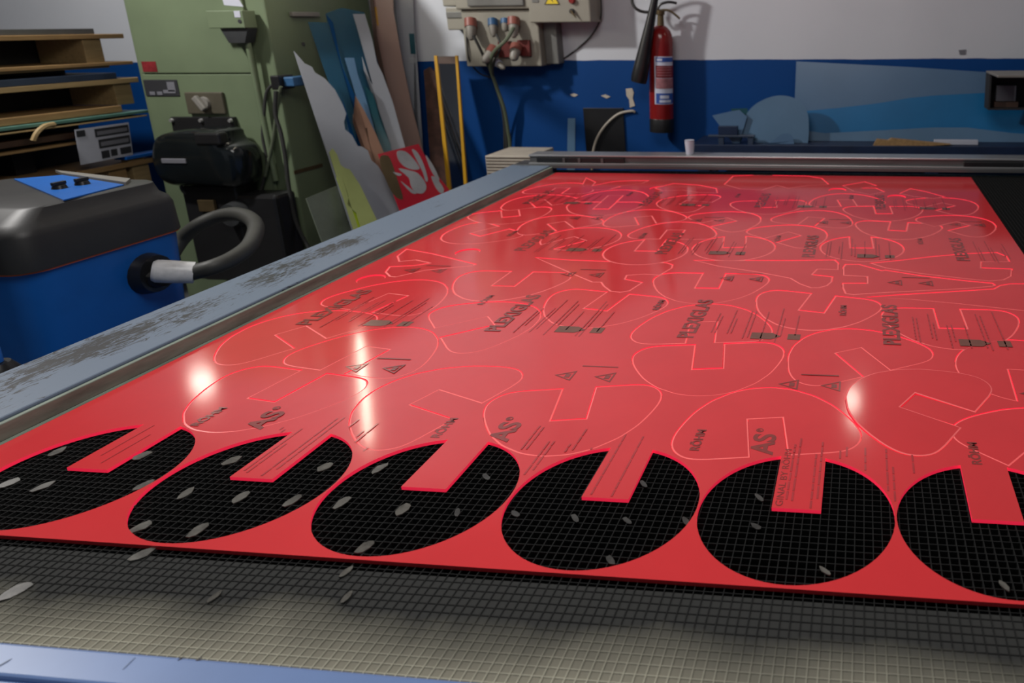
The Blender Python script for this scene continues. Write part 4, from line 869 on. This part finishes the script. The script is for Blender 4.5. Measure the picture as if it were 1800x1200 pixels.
B().box(p.x+.06, p.x+.09, 3.39, 3.42, zt+.0005, q.z-.0125).obj('post', M['navy_sheet'], BS); B().box(q.x-.04, q.x-.01, 3.39, 3.42, zt+.0005, q.z-.0125).obj('post', M['navy_sheet'], BS)
q2 = UY(1300, 222, 3.40); B().box(p.x+.06, q.x-.10, 3.39, 3.425, q.z+.0005, q2.z, .002).obj('upper_step', M['bench'], BS)
p = UY(1535, 255, 3.385)
tag(B().prism([UY(1535, 256, 3.385), UY(1640, 256, 3.385), UY(1672, 254, 3.385), UY(1630, 250, 3.385), UY(1567, 243.5, 3.385), UY(1561, 247, 3.385), UY(1541, 245, 3.385)], (0, .04, 0)).obj('wood_offcut', M['wood']), 'brown wedge of scrap wood lying on the bench front', 'wood offcut')
bb('white_block', 1642, 246.5, 1720, 3.43, .03, M['paper'], 'long pale block lying behind the wood wedge on bench', 'block')
c = UY(1212, 247, 2.785); c0 = Vector((c.x, 2.785, 0.0805))
CPx = thing('paper_cup', 'small white crumpled cup standing on the gantry beam', 'cup', c0)
B().tube([c0, c0+(c-c0)*.9, c], [.020, .0245, .022], 12).obj('cup_body', M['paper'], CPx, True)
B().tube([c+Vector((0, 0, .0005)), c+Vector((0, 0, .003))], [.025, .024], 12).obj('cup_rim', M['paper'], CPx, True)

# open metal box at right
p = UY(1737, 190, 3.36); q = UY(1740, 127, 3.36)
OB = thing('open_metal_box', 'grey metal box with an open dark front at the right edge', 'metal box', (p.x+.25, 3.4, zt))
xa, za, zc = p.x, p.z, q.z
B().box(xa, xa+.6, 3.12, 3.50, zc-.012, zc, .003).obj('top_plate', M['grey_metal'], OB)
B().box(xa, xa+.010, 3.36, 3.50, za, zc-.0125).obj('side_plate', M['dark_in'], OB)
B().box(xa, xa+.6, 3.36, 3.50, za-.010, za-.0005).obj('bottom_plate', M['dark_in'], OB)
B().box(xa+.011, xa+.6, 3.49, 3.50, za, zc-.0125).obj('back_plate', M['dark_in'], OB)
B().box(xa+.04, xa+.17, 3.40, 3.48, za+.0005, za+.03).obj('tray_insert', M['brown_sheet'], OB)
B().box(xa+.05, xa+.16, 3.42, 3.48, za+.031, za+.12, .004).obj('module', M['ink_grey'], OB)
B().box(xa+.45, xa+.48, 3.44, 3.47, zt+.0005, za-.0105).obj('foot', M['steel_dark'], OB)

# ================================================================== LAMPS ABOVE THE FRAME (their reflections lie on the red sheet)
def hang(name, label, pts, r, m, rod_up=True):
    t_ = thing(name, label, 'lamp', pts[0]); B().tube(pts, r, 12).obj('tube', m, t_, True)
    d = (Vector(pts[-1])-Vector(pts[0])); mid = (Vector(pts[0])+Vector(pts[-1]))/2
    B().tube([Vector(p_)+Vector((0, 0, r+.022)) for p_ in pts], .02, 8).obj('housing', M['lampwhite'], t_)
    for f_ in (.2, .8):
        p_ = Vector(pts[0])+d*f_; B().cyl(p_+Vector((0, 0, r+.03)), (p_.x, p_.y, 2.75), .005, None, 8).obj('suspension_rod', M['steel_dark'], t_)
zl = 1.12
def mirror_pt(px, py, z):
    P0 = UZ(px, py, 0); d = (P0-CAM).normalized(); return P0+Vector((d.x, d.y, -d.z))*(z/-d.z)
hang('tube_lamp', 'hanging fluorescent tube lamp above the offcuts', [mirror_pt(633, 596, zl), mirror_pt(637, 650, zl), mirror_pt(641, 700, zl), mirror_pt(646, 772, zl)], .013, M['tube_on'])
def bulb(label, p_, r, m):
    t_ = thing('pendant_lamp', label, 'lamp', p_, 'pendant bulbs'); B().sphere(p_, r, 20).obj('bulb', m, t_, True)
    B().cyl(Vector(p_)+Vector((0, 0, r*.9)), Vector(p_)+Vector((0, 0, r+.06)), .03).obj('bulb_holder', M['black'], t_, True)
    B().cyl(Vector(p_)+Vector((0, 0, r+.06)), (p_[0], p_[1], 2.75), .004, None, 8).obj('flex', M['black'], t_)
bulb('round pendant lamp hanging in front of the green cabinet', mirror_pt(356, 672, 1.02), .05, M['bulb_on'])
bulb('round pendant lamp hanging near the back wall', mirror_pt(1508, 722, 1.5), .06, M['bulb_on'])
